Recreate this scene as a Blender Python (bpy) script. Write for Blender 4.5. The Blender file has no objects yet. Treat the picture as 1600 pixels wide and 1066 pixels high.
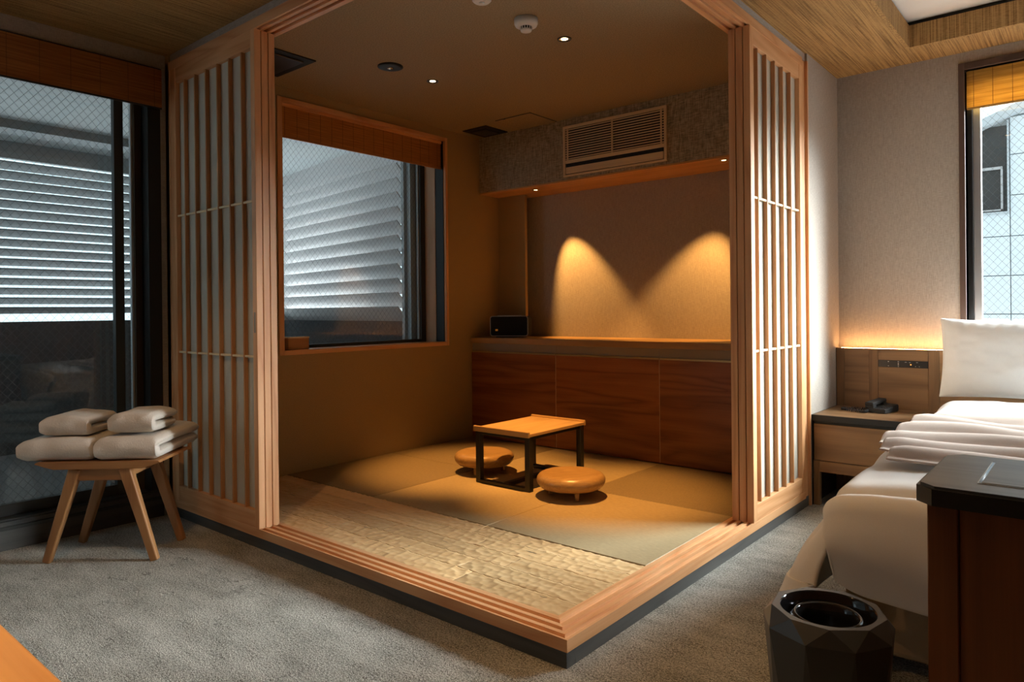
import bpy, bmesh, math, random
import numpy as np
from mathutils import Vector, Matrix
random.seed(7); RNG = np.random.default_rng(11)
S = bpy.context.scene
COL = S.collection
PI = math.pi

# ------------------------------------------------------------------ camera
FPX, CYPX = 1100.44, 487.6
YAW, PITCH, ROLL = math.radians(40.090), math.radians(-0.108), math.radians(0.566)
CAM = Vector((1.3167, -1.8203, 1.15))
fw = Vector((-math.sin(YAW)*math.cos(PITCH), math.cos(YAW)*math.cos(PITCH), math.sin(PITCH)))
rt = Vector((math.cos(YAW), math.sin(YAW), 0)); dn = fw.cross(rt)
r2 = math.cos(ROLL)*rt + math.sin(ROLL)*dn; d2 = -math.sin(ROLL)*rt + math.cos(ROLL)*dn
cd = bpy.data.cameras.new('camera'); cam = bpy.data.objects.new('camera', cd); COL.objects.link(cam)
mw = Matrix.Identity(4)
for i in range(3):
    mw[i][0] = r2[i]; mw[i][1] = -d2[i]; mw[i][2] = -fw[i]; mw[i][3] = CAM[i]
cam.matrix_world = mw
cd.sensor_width = 36; cd.sensor_fit = 'HORIZONTAL'; cd.lens = FPX/1600*36
cd.shift_y = -(533-CYPX)/1600; cd.clip_start = 0.05
S.camera = cam

# ------------------------------------------------------------------ sky, sun, exposure
W = bpy.data.worlds.new('sky'); S.world = W; W.use_nodes = True
bg = W.node_tree.nodes['Background']; bg.inputs[0].default_value = (0.80, 0.93, 1.0, 1); bg.inputs[1].default_value = 1.7
sd = bpy.data.lights.new('hazy_sun', 'SUN'); sd.energy = 47.; sd.angle = math.radians(44); sd.color = (0.94, 0.98, 1.0)
so = bpy.data.objects.new('hazy_sun', sd); COL.objects.link(so)
so.rotation_euler = Vector((-1.25, -1.0, -0.76)).to_track_quat('-Z', 'Y').to_euler()
so.location = (8, 7, 6)
def portal(x, y, z, sx, sz, rot):
    l = bpy.data.lights.new('sky_portal', 'AREA'); l.shape = 'RECTANGLE'; l.size = sx; l.size_y = sz
    l.cycles.is_portal = True
    o = bpy.data.objects.new('sky_portal', l); COL.objects.link(o); o.location = (x, y, z); o.rotation_euler = rot
for cx, w in ((1.8, 2.3),):
    portal(cx, 3.25, 1.7, w, 1.8, (-PI/2, 0, 0))
portal(-5.75, -0.6, 1.8, 6.5, 1.7, (PI/2, 0, -PI/2))
vs = S.view_settings; vs.view_transform = 'Standard'; vs.look = 'None'; vs.exposure = 0.0; vs.gamma = 1.0; vs.use_curve_mapping = False

# ------------------------------------------------------------------ materials
def nt(name):
    m = bpy.data.materials.new(name); m.use_nodes = True
    t = m.node_tree; return m, t, t.nodes['Principled BSDF'], t.nodes['Material Output']
def N(t, typ, **kw):
    n = t.nodes.new(typ)
    for k, v in kw.items():
        if k.startswith('i_'):
            n.inputs[int(k[2:])].default_value = v
        else: setattr(n, k, v)
    return n
def plain(name, col, rough=.5, metal=0., spec=None):
    m, t, b, o = nt(name); b.inputs['Base Color'].default_value = (*col, 1)
    b.inputs['Roughness'].default_value = rough; b.inputs['Metallic'].default_value = metal
    if spec is not None: b.inputs['Specular IOR Level'].default_value = spec
    return m
def emit(name, col, s):
    m, t, b, o = nt(name); b.inputs['Base Color'].default_value = (*col, 1)
    b.inputs['Emission Color'].default_value = (*col, 1); b.inputs['Emission Strength'].default_value = s
    return m
def coords(t, scale, rnd=True):
    tc = N(t, 'ShaderNodeTexCoord'); src = tc.outputs['Object']
    if rnd:
        oi = N(t, 'ShaderNodeObjectInfo'); mu = N(t, 'ShaderNodeMath', operation='MULTIPLY'); mu.inputs[1].default_value = 17.3
        t.links.new(oi.outputs['Random'], mu.inputs[0])
        ad = N(t, 'ShaderNodeVectorMath', operation='ADD'); t.links.new(src, ad.inputs[0]); t.links.new(mu.outputs[0], ad.inputs[1]); src = ad.outputs[0]
    mp = N(t, 'ShaderNodeMapping'); mp.inputs['Scale'].default_value = scale
    t.links.new(src, mp.inputs['Vector']); return mp.outputs[0]
def ramp(t, fac, stops):
    r = N(t, 'ShaderNodeValToRGB'); e = r.color_ramp.elements
    while len(e) < len(stops): e.new(.5)
    for el, (p, c) in zip(e, stops): el.position = p; el.color = (*c, 1)
    t.links.new(fac, r.inputs[0]); return r.outputs[0]
def noise(t, vec, scale=1, detail=3, rough=.55, dist=0.):
    n = N(t, 'ShaderNodeTexNoise'); n.inputs['Scale'].default_value = scale; n.inputs['Detail'].default_value = detail
    n.inputs['Roughness'].default_value = rough; n.inputs['Distortion'].default_value = dist
    t.links.new(vec, n.inputs['Vector']); return n.outputs['Fac']
def mixc(t, fac, a, b, mode='MIX'):
    m = N(t, 'ShaderNodeMix', data_type='RGBA', blend_type=mode)
    if isinstance(fac, float): m.inputs[0].default_value = fac
    else: t.links.new(fac, m.inputs[0])
    for s, i in ((a, 6), (b, 7)):
        if isinstance(s, tuple): m.inputs[i].default_value = (*s, 1)
        else: t.links.new(s, m.inputs[i])
    return m.outputs[2]
def mth(t, op, a, b=None):
    m = N(t, 'ShaderNodeMath', operation=op)
    for s, i in ((a, 0), (b, 1)):
        if s is None: continue
        if isinstance(s, (int, float)): m.inputs[i].default_value = s
        else: t.links.new(s, m.inputs[i])
    return m.outputs[0]
def bump(t, b, h, strength=.3, dist=.002):
    n = N(t, 'ShaderNodeBump'); n.inputs['Strength'].default_value = strength; n.inputs['Distance'].default_value = dist
    t.links.new(h, n.inputs['Height']); t.links.new(n.outputs[0], b.inputs['Normal'])
_wood = {}
def wood(name, light, dark, axis='x', ring=7., rough=.5, tone=.12, across=7.):
    key = name+axis
    if key in _wood: return _wood[key]
    m, t, b, o = nt(name+'_'+axis)
    sc = [across]*3; sc['xyz'.index(axis)] = .55
    v = coords(t, sc)
    n = noise(t, v, 1., 2.5, .5, .35)
    r = mth(t, 'PINGPONG', mth(t, 'MULTIPLY', n, ring), .5)
    r = mth(t, 'POWER', mth(t, 'MULTIPLY', r, 2.), 1.6)
    sf = [160.]*3; sf['xyz'.index(axis)] = 3.
    f = noise(t, coords(t, sf), 1., 2., .6)
    fac = mth(t, 'ADD', mth(t, 'MULTIPLY', r, .62), mth(t, 'MULTIPLY', mth(t, 'SUBTRACT', f, .28), .55))
    c = ramp(t, fac, [(0., light), (.95, dark)])
    oi = N(t, 'ShaderNodeObjectInfo')
    k = mth(t, 'ADD', mth(t, 'MULTIPLY', oi.outputs['Random'], 2*tone), 1.-tone)
    c = mixc(t, 1., c, N_rgb(t, k), 'MULTIPLY')
    t.links.new(c, b.inputs['Base Color']); b.inputs['Roughness'].default_value = rough
    bump(t, b, f, .12, .0008)
    _wood[key] = m; return m
def N_rgb(t, k):
    c = N(t, 'ShaderNodeCombineColor')
    for i in range(3): t.links.new(k, c.inputs[i])
    return c.outputs[0]
def hinoki(a): return wood('hinoki', (.78, .445, .22), (.58, .255, .095), a, 6., .48, .06)
def slatwood(a): return wood('cedar_slat', (.58, .30, .125), (.40, .165, .055), a, 5., .5, .06)
def oak(a): return wood('brown_oak', (.265, .145, .062), (.125, .062, .024), a, 5., .5, .08, 6.)
def walnut(a): return wood('dark_walnut', (.38, .135, .042), (.16, .046, .013), a, 6., .38, .06, 5.)
def benchwood(a): return wood('bench_oak', (.47, .235, .09), (.30, .13, .045), a, 5., .45, .06)
def acwood(a): return wood('pale_wood', (.84, .67, .42), (.72, .54, .31), a, 4., .5, .03)

def linen(name, c1, c2, su=34., sv=420., rough=.85, bs=.25, plane='xz', amp=1.):
    m, t, b, o = nt(name)
    # woven cloth paper: threads both ways on all three axes
    h1 = noise(t, coords(t, (su, su, sv), False), 1., 3., .6)
    v1 = noise(t, coords(t, (sv, sv, su), False), 1., 3., .6)
    f = mth(t, 'MULTIPLY', mth(t, 'ADD', h1, v1), .5)
    c = ramp(t, f, [(.5-.16*amp, c1), (.5+.16*amp, c2)])
    t.links.new(c, b.inputs['Base Color']); b.inputs['Roughness'].default_value = rough
    bump(t, b, f, bs, .002); return m
def woven(name, c1, c2, axis='y', pitch=90.):
    m, t, b, o = nt(name)
    v = coords(t, (1, 1, 1), False)
    sep = N(t, 'ShaderNodeSeparateXYZ'); t.links.new(v, sep.inputs[0])
    s = {'y': (pitch, 2.5, pitch), 'x': (2.5, pitch, pitch), 'z': (pitch, pitch, 2.5)}[axis]
    n1 = noise(t, coords(t, s, False), 1., 2., .5)
    n2 = noise(t, coords(t, tuple(300. if q < 10 else 60. for q in s), False), 1., 2., .5)
    f = mth(t, 'ADD', mth(t, 'MULTIPLY', n1, .7), mth(t, 'MULTIPLY', n2, .3))
    c = ramp(t, f, [(.34, c1), (.6, c2)])
    t.links.new(c, b.inputs['Base Color']); b.inputs['Roughness'].default_value = .8
    bump(t, b, f, .5, .003); return m
def speckle(name, c1, c2, sc=260., bs=.3, rough=.9):
    m, t, b, o = nt(name)
    f = noise(t, coords(t, (sc, sc, sc), False), 1., 3., .6)
    t.links.new(ramp(t, f, [(.36, c1), (.64, c2)]), b.inputs['Base Color']); b.inputs['Roughness'].default_value = rough
    bump(t, b, f, bs, .0015); return m
def carpet_mat():
    m, t, b, o = nt('carpet_pile')
    f = noise(t, coords(t, (120, 120, 120), False), 1., 3., .75)
    f2 = noise(t, coords(t, (240, 240, 240), False), 1., 2., .6)
    g = noise(t, coords(t, (5.5, 15, 8), False), 1., 5., .65, .3)
    cut = ramp(t, mth(t, 'ABSOLUTE', mth(t, 'SUBTRACT', g, .5)), [(.0, (1, 1, 1)), (.015, (0, 0, 0))])
    msk = ramp(t, noise(t, coords(t, (10, 16, 9), False), 1., 2., .5), [(.55, (0, 0, 0)), (.63, (1, 1, 1))])
    cut = mixc(t, 1., cut, msk, 'MULTIPLY')
    low = noise(t, coords(t, (4, 9, 4), False), 1., 4., .65)
    h0 = mth(t, 'ADD', mth(t, 'MULTIPLY', f, .62), mth(t, 'MULTIPLY', f2, .38))
    c = ramp(t, mth(t, 'ADD', mth(t, 'MULTIPLY', h0, .8), mth(t, 'MULTIPLY', low, .2)), [(.38, (.09, .088, .07)), (.50, (.44, .43, .38)), (.60, (.74, .73, .665))])
    c = mixc(t, mth(t, 'MULTIPLY', N_bw(t, cut), .45), c, (.10, .095, .075))
    t.links.new(c, b.inputs['Base Color']); b.inputs['Roughness'].default_value = 1.; b.inputs['Specular IOR Level'].default_value = .1
    h = mth(t, 'SUBTRACT', mth(t, 'ADD', h0, mth(t, 'MULTIPLY', low, .5)), mth(t, 'MULTIPLY', N_bw(t, cut), .35))
    bump(t, b, h, 1., .010); return m
def N_bw(t, c):
    n = N(t, 'ShaderNodeRGBToBW'); t.links.new(c, n.inputs[0]); return n.outputs[0]
def tatami_mat_m(axis, c1, c2):
    m, t, b, o = nt('tatami_weave_'+axis)
    s = (40., 420., 200.) if axis == 'x' else (420., 40., 200.)
    f = noise(t, coords(t, s), 1., 2., .5)
    t.links.new(ramp(t, f, [(.3, c1), (.7, c2)]), b.inputs['Base Color']); b.inputs['Roughness'].default_value = .6
    bump(t, b, f, .3, .001); return m
def carved_mat():
    m, t, b, o = nt('carved_plank')
    f = noise(t, coords(t, (2.2, 26, 20)), 1., 4., .6, .4)
    g = noise(t, coords(t, (9, 60, 30)), 1., 2., .5)
    c = ramp(t, f, [(.25, (.56, .34, .15)), (.5, (.72, .48, .235)), (.72, (.80, .57, .30))])
    knot = mth(t, 'MULTIPLY', mth(t, 'GREATER_THAN', g, .735), .8)
    c = mixc(t, knot, c, (.06, .035, .02))
    oi = N(t, 'ShaderNodeObjectInfo')
    k = mth(t, 'ADD', mth(t, 'MULTIPLY', oi.outputs['Random'], .30), .80)
    c = mixc(t, 1., c, N_rgb(t, k), 'MULTIPLY')
    t.links.new(c, b.inputs['Base Color']); b.inputs['Roughness'].default_value = .42; return m
def paper_mat():
    m, t, b, o = nt('shoji_paper')
    tr = N(t, 'ShaderNodeBsdfTranslucent'); tr.inputs[0].default_value = (.72, .66, .54, 1)
    b.inputs['Base Color'].default_value = (.76, .735, .655, 1); b.inputs['Roughness'].default_value = .9
    mx = N(t, 'ShaderNodeMixShader'); mx.inputs[0].default_value = .4
    t.links.new(b.outputs[0], mx.inputs[1]); t.links.new(tr.outputs[0], mx.inputs[2]); t.links.new(mx.outputs[0], o.inputs[0]); return m
def glass_mat(name, plane='yz', wire=True, tint=(.84, .95, .96), pitch=.021):
    m, t, b, o = nt(name)
    b.inputs['Base Color'].default_value = (.16, .18, .18, 1); b.inputs['Roughness'].default_value = .6
    tr = N(t, 'ShaderNodeBsdfTransparent'); tr.inputs[0].default_value = (*tint, 1)
    gl = N(t, 'ShaderNodeBsdfGlossy'); gl.inputs['Roughness'].default_value = .0
    lw = N(t, 'ShaderNodeLayerWeight'); lw.inputs[0].default_value = .5
    fac = mth(t, 'ADD', mth(t, 'MULTIPLY', mth(t, 'POWER', lw.outputs['Facing'], 4.), .88), .095)
    mx = N(t, 'ShaderNodeMixShader'); t.links.new(fac, mx.inputs[0]); t.links.new(tr.outputs[0], mx.inputs[1]); t.links.new(gl.outputs[0], mx.inputs[2])
    if wire:
        tc = N(t, 'ShaderNodeTexCoord'); sp = N(t, 'ShaderNodeSeparateXYZ'); t.links.new(tc.outputs['Object'], sp.inputs[0])
        u = sp.outputs['Y' if plane == 'yz' else 'X']; w = sp.outputs['Z']
        ln = None
        for op in ('ADD', 'SUBTRACT'):
            a = mth(t, op, u, mth(t, 'MULTIPLY', w, .85)); q = mth(t, 'FRACT', mth(t, 'MULTIPLY', a, .5/pitch))
            q = mth(t, 'LESS_THAN', q, .045); ln = q if ln is None else mth(t, 'MAXIMUM', ln, q)
        m2 = N(t, 'ShaderNodeMixShader'); t.links.new(mth(t, 'MULTIPLY', ln, .8), m2.inputs[0]); t.links.new(mx.outputs[0], m2.inputs[1]); t.links.new(b.outputs[0], m2.inputs[2])
        mx = m2
    t.links.new(mx.outputs[0], o.inputs[0]); return m
def blind_mat(name, c1, c2, trans=.35, gap=.0, u='Y'):
    m, t, b, o = nt(name)
    f = noise(t, coords(t, (3., 3., 190.), False), 1., 2., .5)
    c = ramp(t, f, [(.32, c1), (.66, c2)])
    t.links.new(c, b.inputs['Base Color']); b.inputs['Roughness'].default_value = .55
    tl = N(t, 'ShaderNodeBsdfTranslucent'); t.links.new(c, tl.inputs[0])
    mx = N(t, 'ShaderNodeMixShader'); mx.inputs[0].default_value = trans
    t.links.new(b.outputs[0], mx.inputs[1]); t.links.new(tl.outputs[0], mx.inputs[2])
    out = mx
    if gap > 0:
        tr = N(t, 'ShaderNodeBsdfTransparent'); tr.inputs[0].default_value = (1, .75, .4, 1)
        m2 = N(t, 'ShaderNodeMixShader'); m2.inputs[0].default_value = gap
        t.links.new(mx.outputs[0], m2.inputs[1]); t.links.new(tr.outputs[0], m2.inputs[2]); out = m2
    t.links.new(out.outputs[0], o.inputs[0]); bump(t, b, f, .3, .002); return m
def fabric(name, col, sc=300., bs=.25, rough=.95, sheen=.0):
    m, t, b, o = nt(name)
    f = noise(t, coords(t, (sc, sc, sc), False), 1., 3., .6)
    c = ramp(t, f, [(.3, tuple(x*.93 for x in col)), (.7, col)])
    t.links.new(c, b.inputs['Base Color']); b.inputs['Roughness'].default_value = rough
    b.inputs['Specular IOR Level'].default_value = .2
    bump(t, b, f, bs, .002); return m
def disc_wood():
    m, t, b, o = nt('turned_wood')
    f = noise(t, coords(t, (2., 16, 16)), 1., 3., .5, .4)
    r = mth(t, 'PINGPONG', mth(t, 'MULTIPLY', f, 9.), .5)
    t.links.new(ramp(t, r, [(.0, (.45, .28, .115)), (.5, (.36, .21, .08))]), b.inputs['Base Color']); b.inputs['Roughness'].default_value = .32; return m

M = dict(
  carpet=carpet_mat(), wall=linen('grey_linen_paper', (.31, .275, .235), (.51, .465, .41)),
  warmwall=speckle('beige_wall_paper', (.36, .25, .115), (.45, .32, .155), 200.),
  innerceil=speckle('beige_ceiling_paper', (.26, .195, .11), (.40, .315, .195), 150., .5),
  soffit=linen('soffit_weave', (.16, .128, .08), (.56, .475, .33), 20., 150., .85, .4, amp=.9),
  ceil=woven('woven_ceiling', (.17, .088, .024), (.46, .275, .10), 'y', 140.),
  ceilz=woven('woven_ceiling_side', (.17, .088, .024), (.46, .275, .10), 'z', 140.),
  black=plain('black_metal', (.012, .013, .014), .4), blackmat=plain('black_matte', (.010, .012, .013), .7),
  darkalu=plain('dark_aluminium', (.045, .05, .05), .45, .4), alu=plain('grey_aluminium', (.45, .47, .48), .4, .5),
  plinth=wood('plinth', (.105, .105, .10), (.055, .058, .057), 'x', 5., .6), plinthy=wood('plinth', (.105, .105, .10), (.055, .058, .057), 'y', 5., .6),
  white=plain('white_plastic', (.78, .78, .76), .4), whitepanel=plain('white_panel', (.80, .77, .72), .8),
  paper=paper_mat(), carved=carved_mat(), brass=plain('brass_channel', (.55, .42, .20), .35, .8),
  channel=plain('channel_grey', (.30, .26, .20), .5),
  tat_sheen=tatami_mat_m('x', (.34, .255, .135), (.46, .35, .19)), tat_dull=tatami_mat_m('y', (.21, .155, .085), (.29, .215, .115)),  # light and dark base colours stand for the sheen of the weave direction
  glass=glass_mat('wired_glass_yz'), glassx=glass_mat('wired_glass_xz', 'xz', True, (.93, .97, .97)),
  blindL=blind_mat('reed_blind_brown', (.30, .10, .02), (.50, .19, .045), .2),
  blindT=blind_mat('reed_blind_amber', (.40, .16, .04), (.66, .29, .08), .45),
  blindR=blind_mat('reed_blind_gold', (.46, .24, .04), (.74, .43, .10), .5, .05, 'X'),
  towel=fabric('terry_towel', (.74, .67, .59), 130., 1.), duvet=fabric('cotton_duvet', (.80, .79, .77), 500., .1),
  pillow=fabric('cotton_pillow', (.80, .80, .78), 500., .1), robe=fabric('pink_robe', (.78, .66, .58), 350., .4),
  bedbase=fabric('bed_base_fabric', (.40, .31, .21), 320., .4), discwood=disc_wood(),
  slatpaint=plain('louvre_paint', (.24, .26, .27), .5), endpaint=plain('end_louvre_paint', (.62, .60, .60), .5),
  balc=plain('balcony_ceiling_paint', (.62, .65, .66), .6), concrete=speckle('concrete', (.05, .056, .06), (.085, .092, .097), 40., .2),
  bounceskin=plain('dark_bounce_skin', (.05, .05, .052), .8), street=plain('street_asphalt', (.30, .30, .30), .9), deck=speckle('deck_tile', (.12, .13, .135), (.18, .19, .195), 60., .2),
  facade=plain('facade_panel', (.66, .745, .785), .7), facadegap=plain('facade_joint', (.40, .46, .48), .8), roofgrey=plain('roof_edge', (.46, .52, .55), .6),
  lampwarm=emit('lamp_glow', (1., .72, .38), 9.), led=emit('led_strip', (1., .47, .16), 46.), chrome=plain('chrome', (.75, .72, .66), .2, 1.),
  darkwin=wood('window_casing', (.10, .06, .045), (.05, .03, .022), 'z', 5., .5),
  screen=plain('panel_black', (.015, .016, .017), .3), mark=plain('panel_print', (.55, .55, .55), .5), markor=emit('pilot_light', (1., .35, .08), 2.),
  sheentop=wood('black_desk_top', (.135, .145, .15), (.065, .072, .077), 'x', 6., .4, .02),  # bluish window sheen on the desk top is put into this lighter base
  glossblack=plain('gloss_black', (.010, .010, .011), .08), facet=plain('satin_black', (.042, .047, .052), .36),
  silver=plain('silver_rim', (.5, .47, .42), .3, .9), grille=fabric('speaker_cloth', (.018, .02, .022), 600., .3), rubber=plain('rubber', (.02, .02, .02), .8),
)

# ------------------------------------------------------------------ mesh helpers
def mesh(name, verts, faces, mat, parent=None, smooth=False, loc=(0, 0, 0)):
    me = bpy.data.meshes.new(name); me.from_pydata([tuple(map(float, v)) for v in verts], [], [tuple(f) for f in faces]); me.update()
    if mat: me.materials.append(mat)
    if smooth: me.polygons.foreach_set('use_smooth', [True]*len(me.polygons))
    o = bpy.data.objects.new(name, me); COL.objects.link(o); o.location = loc
    if parent: o.parent = parent
    return o
BF = [(0, 3, 2, 1), (4, 5, 6, 7), (0, 1, 5, 4), (1, 2, 6, 5), (2, 3, 7, 6), (3, 0, 4, 7)]
def bverts(lo, hi):
    (a, b, c), (d, e, f) = lo, hi
    return [(a, b, c), (d, b, c), (d, e, c), (a, e, c), (a, b, f), (d, b, f), (d, e, f), (a, e, f)]
def bmobj(name, bm, mat, parent=None, smooth=False, loc=(0, 0, 0)):
    bmesh.ops.recalc_face_normals(bm, faces=bm.faces)
    me = bpy.data.meshes.new(name); bm.to_mesh(me); bm.free()
    if mat: me.materials.append(mat)
    if smooth: me.polygons.foreach_set('use_smooth', [True]*len(me.polygons))
    o = bpy.data.objects.new(name, me); COL.objects.link(o); o.location = loc
    if parent: o.parent = parent
    return o
def box(name, lo, hi, mat, parent=None, bev=.0015, seg=1, loc=(0, 0, 0)):
    bm = bmesh.new()
    vs_ = [bm.verts.new(v) for v in bverts(lo, hi)]
    for f in BF: bm.faces.new([vs_[i] for i in f])
    if bev: bmesh.ops.bevel(bm, geom=bm.edges[:], offset=bev, segments=seg, affect='EDGES', profile=.5)
    return bmobj(name, bm, mat, parent, False, loc)
def boxes(name, lst, mat, parent=None):
    v, f = [], []
    for lo, hi in lst:
        n = len(v); v += bverts(lo, hi); f += [tuple(i+n for i in q) for q in BF]
    return mesh(name, v, f, mat, parent)
def lathe(name, prof, mat, parent=None, seg=40, loc=(0, 0, 0), smooth=True, cap=True):
    v, f = [], []
    for r, z in prof:
        for k in range(seg):
            a = 2*PI*k/seg; v.append((r*math.cos(a), r*math.sin(a), z))
    n = len(prof)
    for i in range(n-1):
        for k in range(seg):
            a, b = i*seg+k, i*seg+(k+1) % seg; f.append((a, b, b+seg, a+seg))
    if cap:
        f.append(tuple(range(seg-1, -1, -1))); f.append(tuple((n-1)*seg+k for k in range(seg)))
    o = mesh(name, v, f, mat, parent, False, loc)
    if smooth:
        for p in o.data.polygons: p.use_smooth = len(p.vertices) == 4
    return o
def prism(name, outline, fn, t0, t1, mat, parent=None, n0=None):
    """outline: list of (p,q); fn(p,q,t)->xyz ; extruded between t0 and t1 (callables allowed)"""
    k = len(outline); v = []
    for t in (t0, t1):
        for p, q in outline: v.append(fn(p, q, t(p, q) if callable(t) else t))
    f = [tuple(range(k-1, -1, -1)), tuple(range(k, 2*k))]
    for i in range(k):
        j = (i+1) % k; f.append((i, j, j+k, i+k))
    bm = bmesh.new(); bv = [bm.verts.new(x) for x in v]
    for q in f: bm.faces.new([bv[i] for i in q])
    return bmobj(name, bm, mat, parent)
def tube(name, pts, r, mat, parent=None, seg=10, smooth=True):
    pts = [Vector(p) for p in pts]; v, f = [], []
    up = Vector((0, 0, 1))
    for i, p in enumerate(pts):
        d = (pts[min(i+1, len(pts)-1)]-pts[max(i-1, 0)]).normalized()
        s = d.cross(up)
        if s.length < 1e-3: s = d.cross(Vector((1, 0, 0)))
        s.normalize(); u = s.cross(d)
        rr = r[i] if isinstance(r, (list, tuple)) else r
        for k in range(seg):
            a = 2*PI*k/seg; v.append(p+s*math.cos(a)*rr+u*math.sin(a)*rr)
    for i in range(len(pts)-1):
        for k in range(seg):
            a, b = i*seg+k, i*seg+(k+1) % seg; f.append((a, b, b+seg, a+seg))
    f.append(tuple(range(seg-1, -1, -1))); f.append(tuple((len(pts)-1)*seg+k for k in range(seg)))
    return mesh(name, v, f, mat, parent, smooth)
def beam(name, a, b, w, d, mat, parent=None, side=(1, 0, 0), bev=.006):
    """tapered rectangular bar between two points; w,d = (start,end) half sizes"""
    a, b = Vector(a), Vector(b); s = Vector(side).normalized(); t = (b-a).normalized(); u = t.cross(s).normalized(); s = u.cross(t)
    bm = bmesh.new(); r = []
    for p, i in ((a, 0), (b, 1)):
        r.append([bm.verts.new(p+s*x*w[i]+u*y*d[i]) for x, y in ((-1, -1), (1, -1), (1, 1), (-1, 1))])
    bm.faces.new(r[0][::-1]); bm.faces.new(r[1])
    for k in range(4): bm.faces.new([r[0][k], r[0][(k+1) % 4], r[1][(k+1) % 4], r[1][k]])
    bmesh.ops.bevel(bm, geom=bm.edges[:], offset=bev, segments=2, affect='EDGES', profile=.5)
    return bmobj(name, bm, mat, parent)
def grid(name, P, mat, parent=None, smooth=True, closed_u=False):
    """P: array (n,m,3)"""
    n, m = P.shape[:2]; f = []
    for i in range(n-1):
        for j in range(m-1):
            f.append((i*m+j, (i+1)*m+j, (i+1)*m+j+1, i*m+j+1))
    return mesh(name, P.reshape(-1, 3).tolist(), f, mat, parent, smooth)
def pane(name, lo, hi, mat, parent):
    (a, b, c), (d, e, f) = lo, hi
    if abs(d-a) < .002: v = [(a, b, c), (a, e, c), (a, e, f), (a, b, f)]
    else: v = [(a, b, c), (d, b, c), (d, b, f), (a, b, f)]
    return mesh(name, v, [(0, 1, 2, 3)], mat, parent)
def thing(name, label, cat, loc=(0, 0, 0), rotz=0., group=None):
    o = bpy.data.objects.new(name, None); COL.objects.link(o); o.location = loc; o.rotation_euler = (0, 0, rotz); o.empty_display_size = .1
    return tag(o, label, cat, group)
def tag(o, label, cat, group=None):
    o['label'] = label; o['category'] = cat
    if group: o['group'] = group
    return o
def struct(o, label=None):
    o['kind'] = 'structure'
    if label: o['label'] = label
    return o
def copy_tree(o, parent=None):
    c = o.copy(); COL.objects.link(c)
    if parent: c.parent = parent
    for ch in list(o.children): copy_tree(ch, c)
    return c
def vnoise(x, y, seed=0):
    """smooth 2d value noise (numpy)"""
    r = np.random.default_rng(seed).random((64, 64))
    xi = np.floor(x).astype(int); yi = np.floor(y).astype(int); fx = x-xi; fy = y-yi
    fx = fx*fx*(3-2*fx); fy = fy*fy*(3-2*fy)
    a = r[xi % 64, yi % 64]; b = r[(xi+1) % 64, yi % 64]; c = r[xi % 64, (yi+1) % 64]; d = r[(xi+1) % 64, (yi+1) % 64]
    return (a*(1-fx)+b*fx)*(1-fy)+(c*(1-fx)+d*fx)*fy-.5

# ------------------------------------------------------------------ dimensions
XW = -2.76; XM = -2.80; YB = 3.03; ZC = 2.63; ZT = 2.62; ZF = .098; XR = 3.5; YN = -3.2
T = .13                              # width of the track sill

# ------------------------------------------------------------------ room shell
struct(box('floor', (XM-.25, YN-.1, -.12), (XR+.1, YB+.2, 0), M['carpet'], bev=0), 'grey beige patterned pile carpet over the whole room')
struct(boxes('baseboard_window', [((XM-.2, YN, 0), (XM, -.03, .14))], M['plinthy']), 'dark riser below the sliding glass doors')
struct(boxes('wall_left', [((XM-.2, YN, 2.55), (XM, -.03, ZC)), ((XM-.2, -.03, 0), (XM, .0, ZC)), ((XM-.2, YN-.1, 0), (XM, YN+.1, ZC))], M['wall']), 'narrow grey papered wall around the sliding glass doors')
struct(boxes('wall_left_alcove', [((-3.0, 0, 0), (XW, .70, ZC)), ((-3.0, 2.205, 0), (XW, YB, ZC)), ((-3.0, .70, 0), (XW, 2.205, .885)), ((-3.0, .70, 2.535), (XW, 2.205, ZC))], M['warmwall']), 'beige papered alcove wall holding the balcony window')
WZ0, WZ1 = .82, 2.525
wins = [(.70, 2.92)]
pcs = [((-3.0, YB, 0), (XR+.1, YB+.18, WZ0)), ((-3.0, YB, WZ1), (XR+.1, YB+.18, ZC)), ((-3.0, YB, WZ0), (wins[0][0], YB+.18, WZ1))]
for i, (a, b) in enumerate(wins):
    nx = wins[i+1][0] if i < 0 else XR+.1
    pcs.append(((b, YB, WZ0), (nx, YB+.18, WZ1)))
struct(boxes('wall_back', pcs, M['wall']), 'grey linen papered wall behind the bed and alcove')
pcs = [((lo[0], YB+.181, lo[2]), (hi[0], YB+.20, hi[2])) for lo, hi in pcs]
struct(boxes('wall_bounce_skin', pcs, M['bounceskin']), 'added unseen dark skin outside the bed wall, soaks up sun bounce')  # added unseen skin, keeps sun from bouncing off this wall onto the neighbour
struct(boxes('wall_right', [((XR, YN, 0), (XR+.1, YB, ZC))], walnut('z')))
struct(boxes('wall_front', [((XM-.2, YN-.1, 0), (XR, YN, ZC))], walnut('z')))
struct(boxes('wall_partition', [((-.118, 2.43, 0), (0, YB, ZC)), ((-.118, T, 2.583), (-.012, 2.43, ZC)), ((-2.80, .012, 2.583), (-.012, .118, ZC))], M['wall']), 'grey papered partition wall between alcove and bed')
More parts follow.
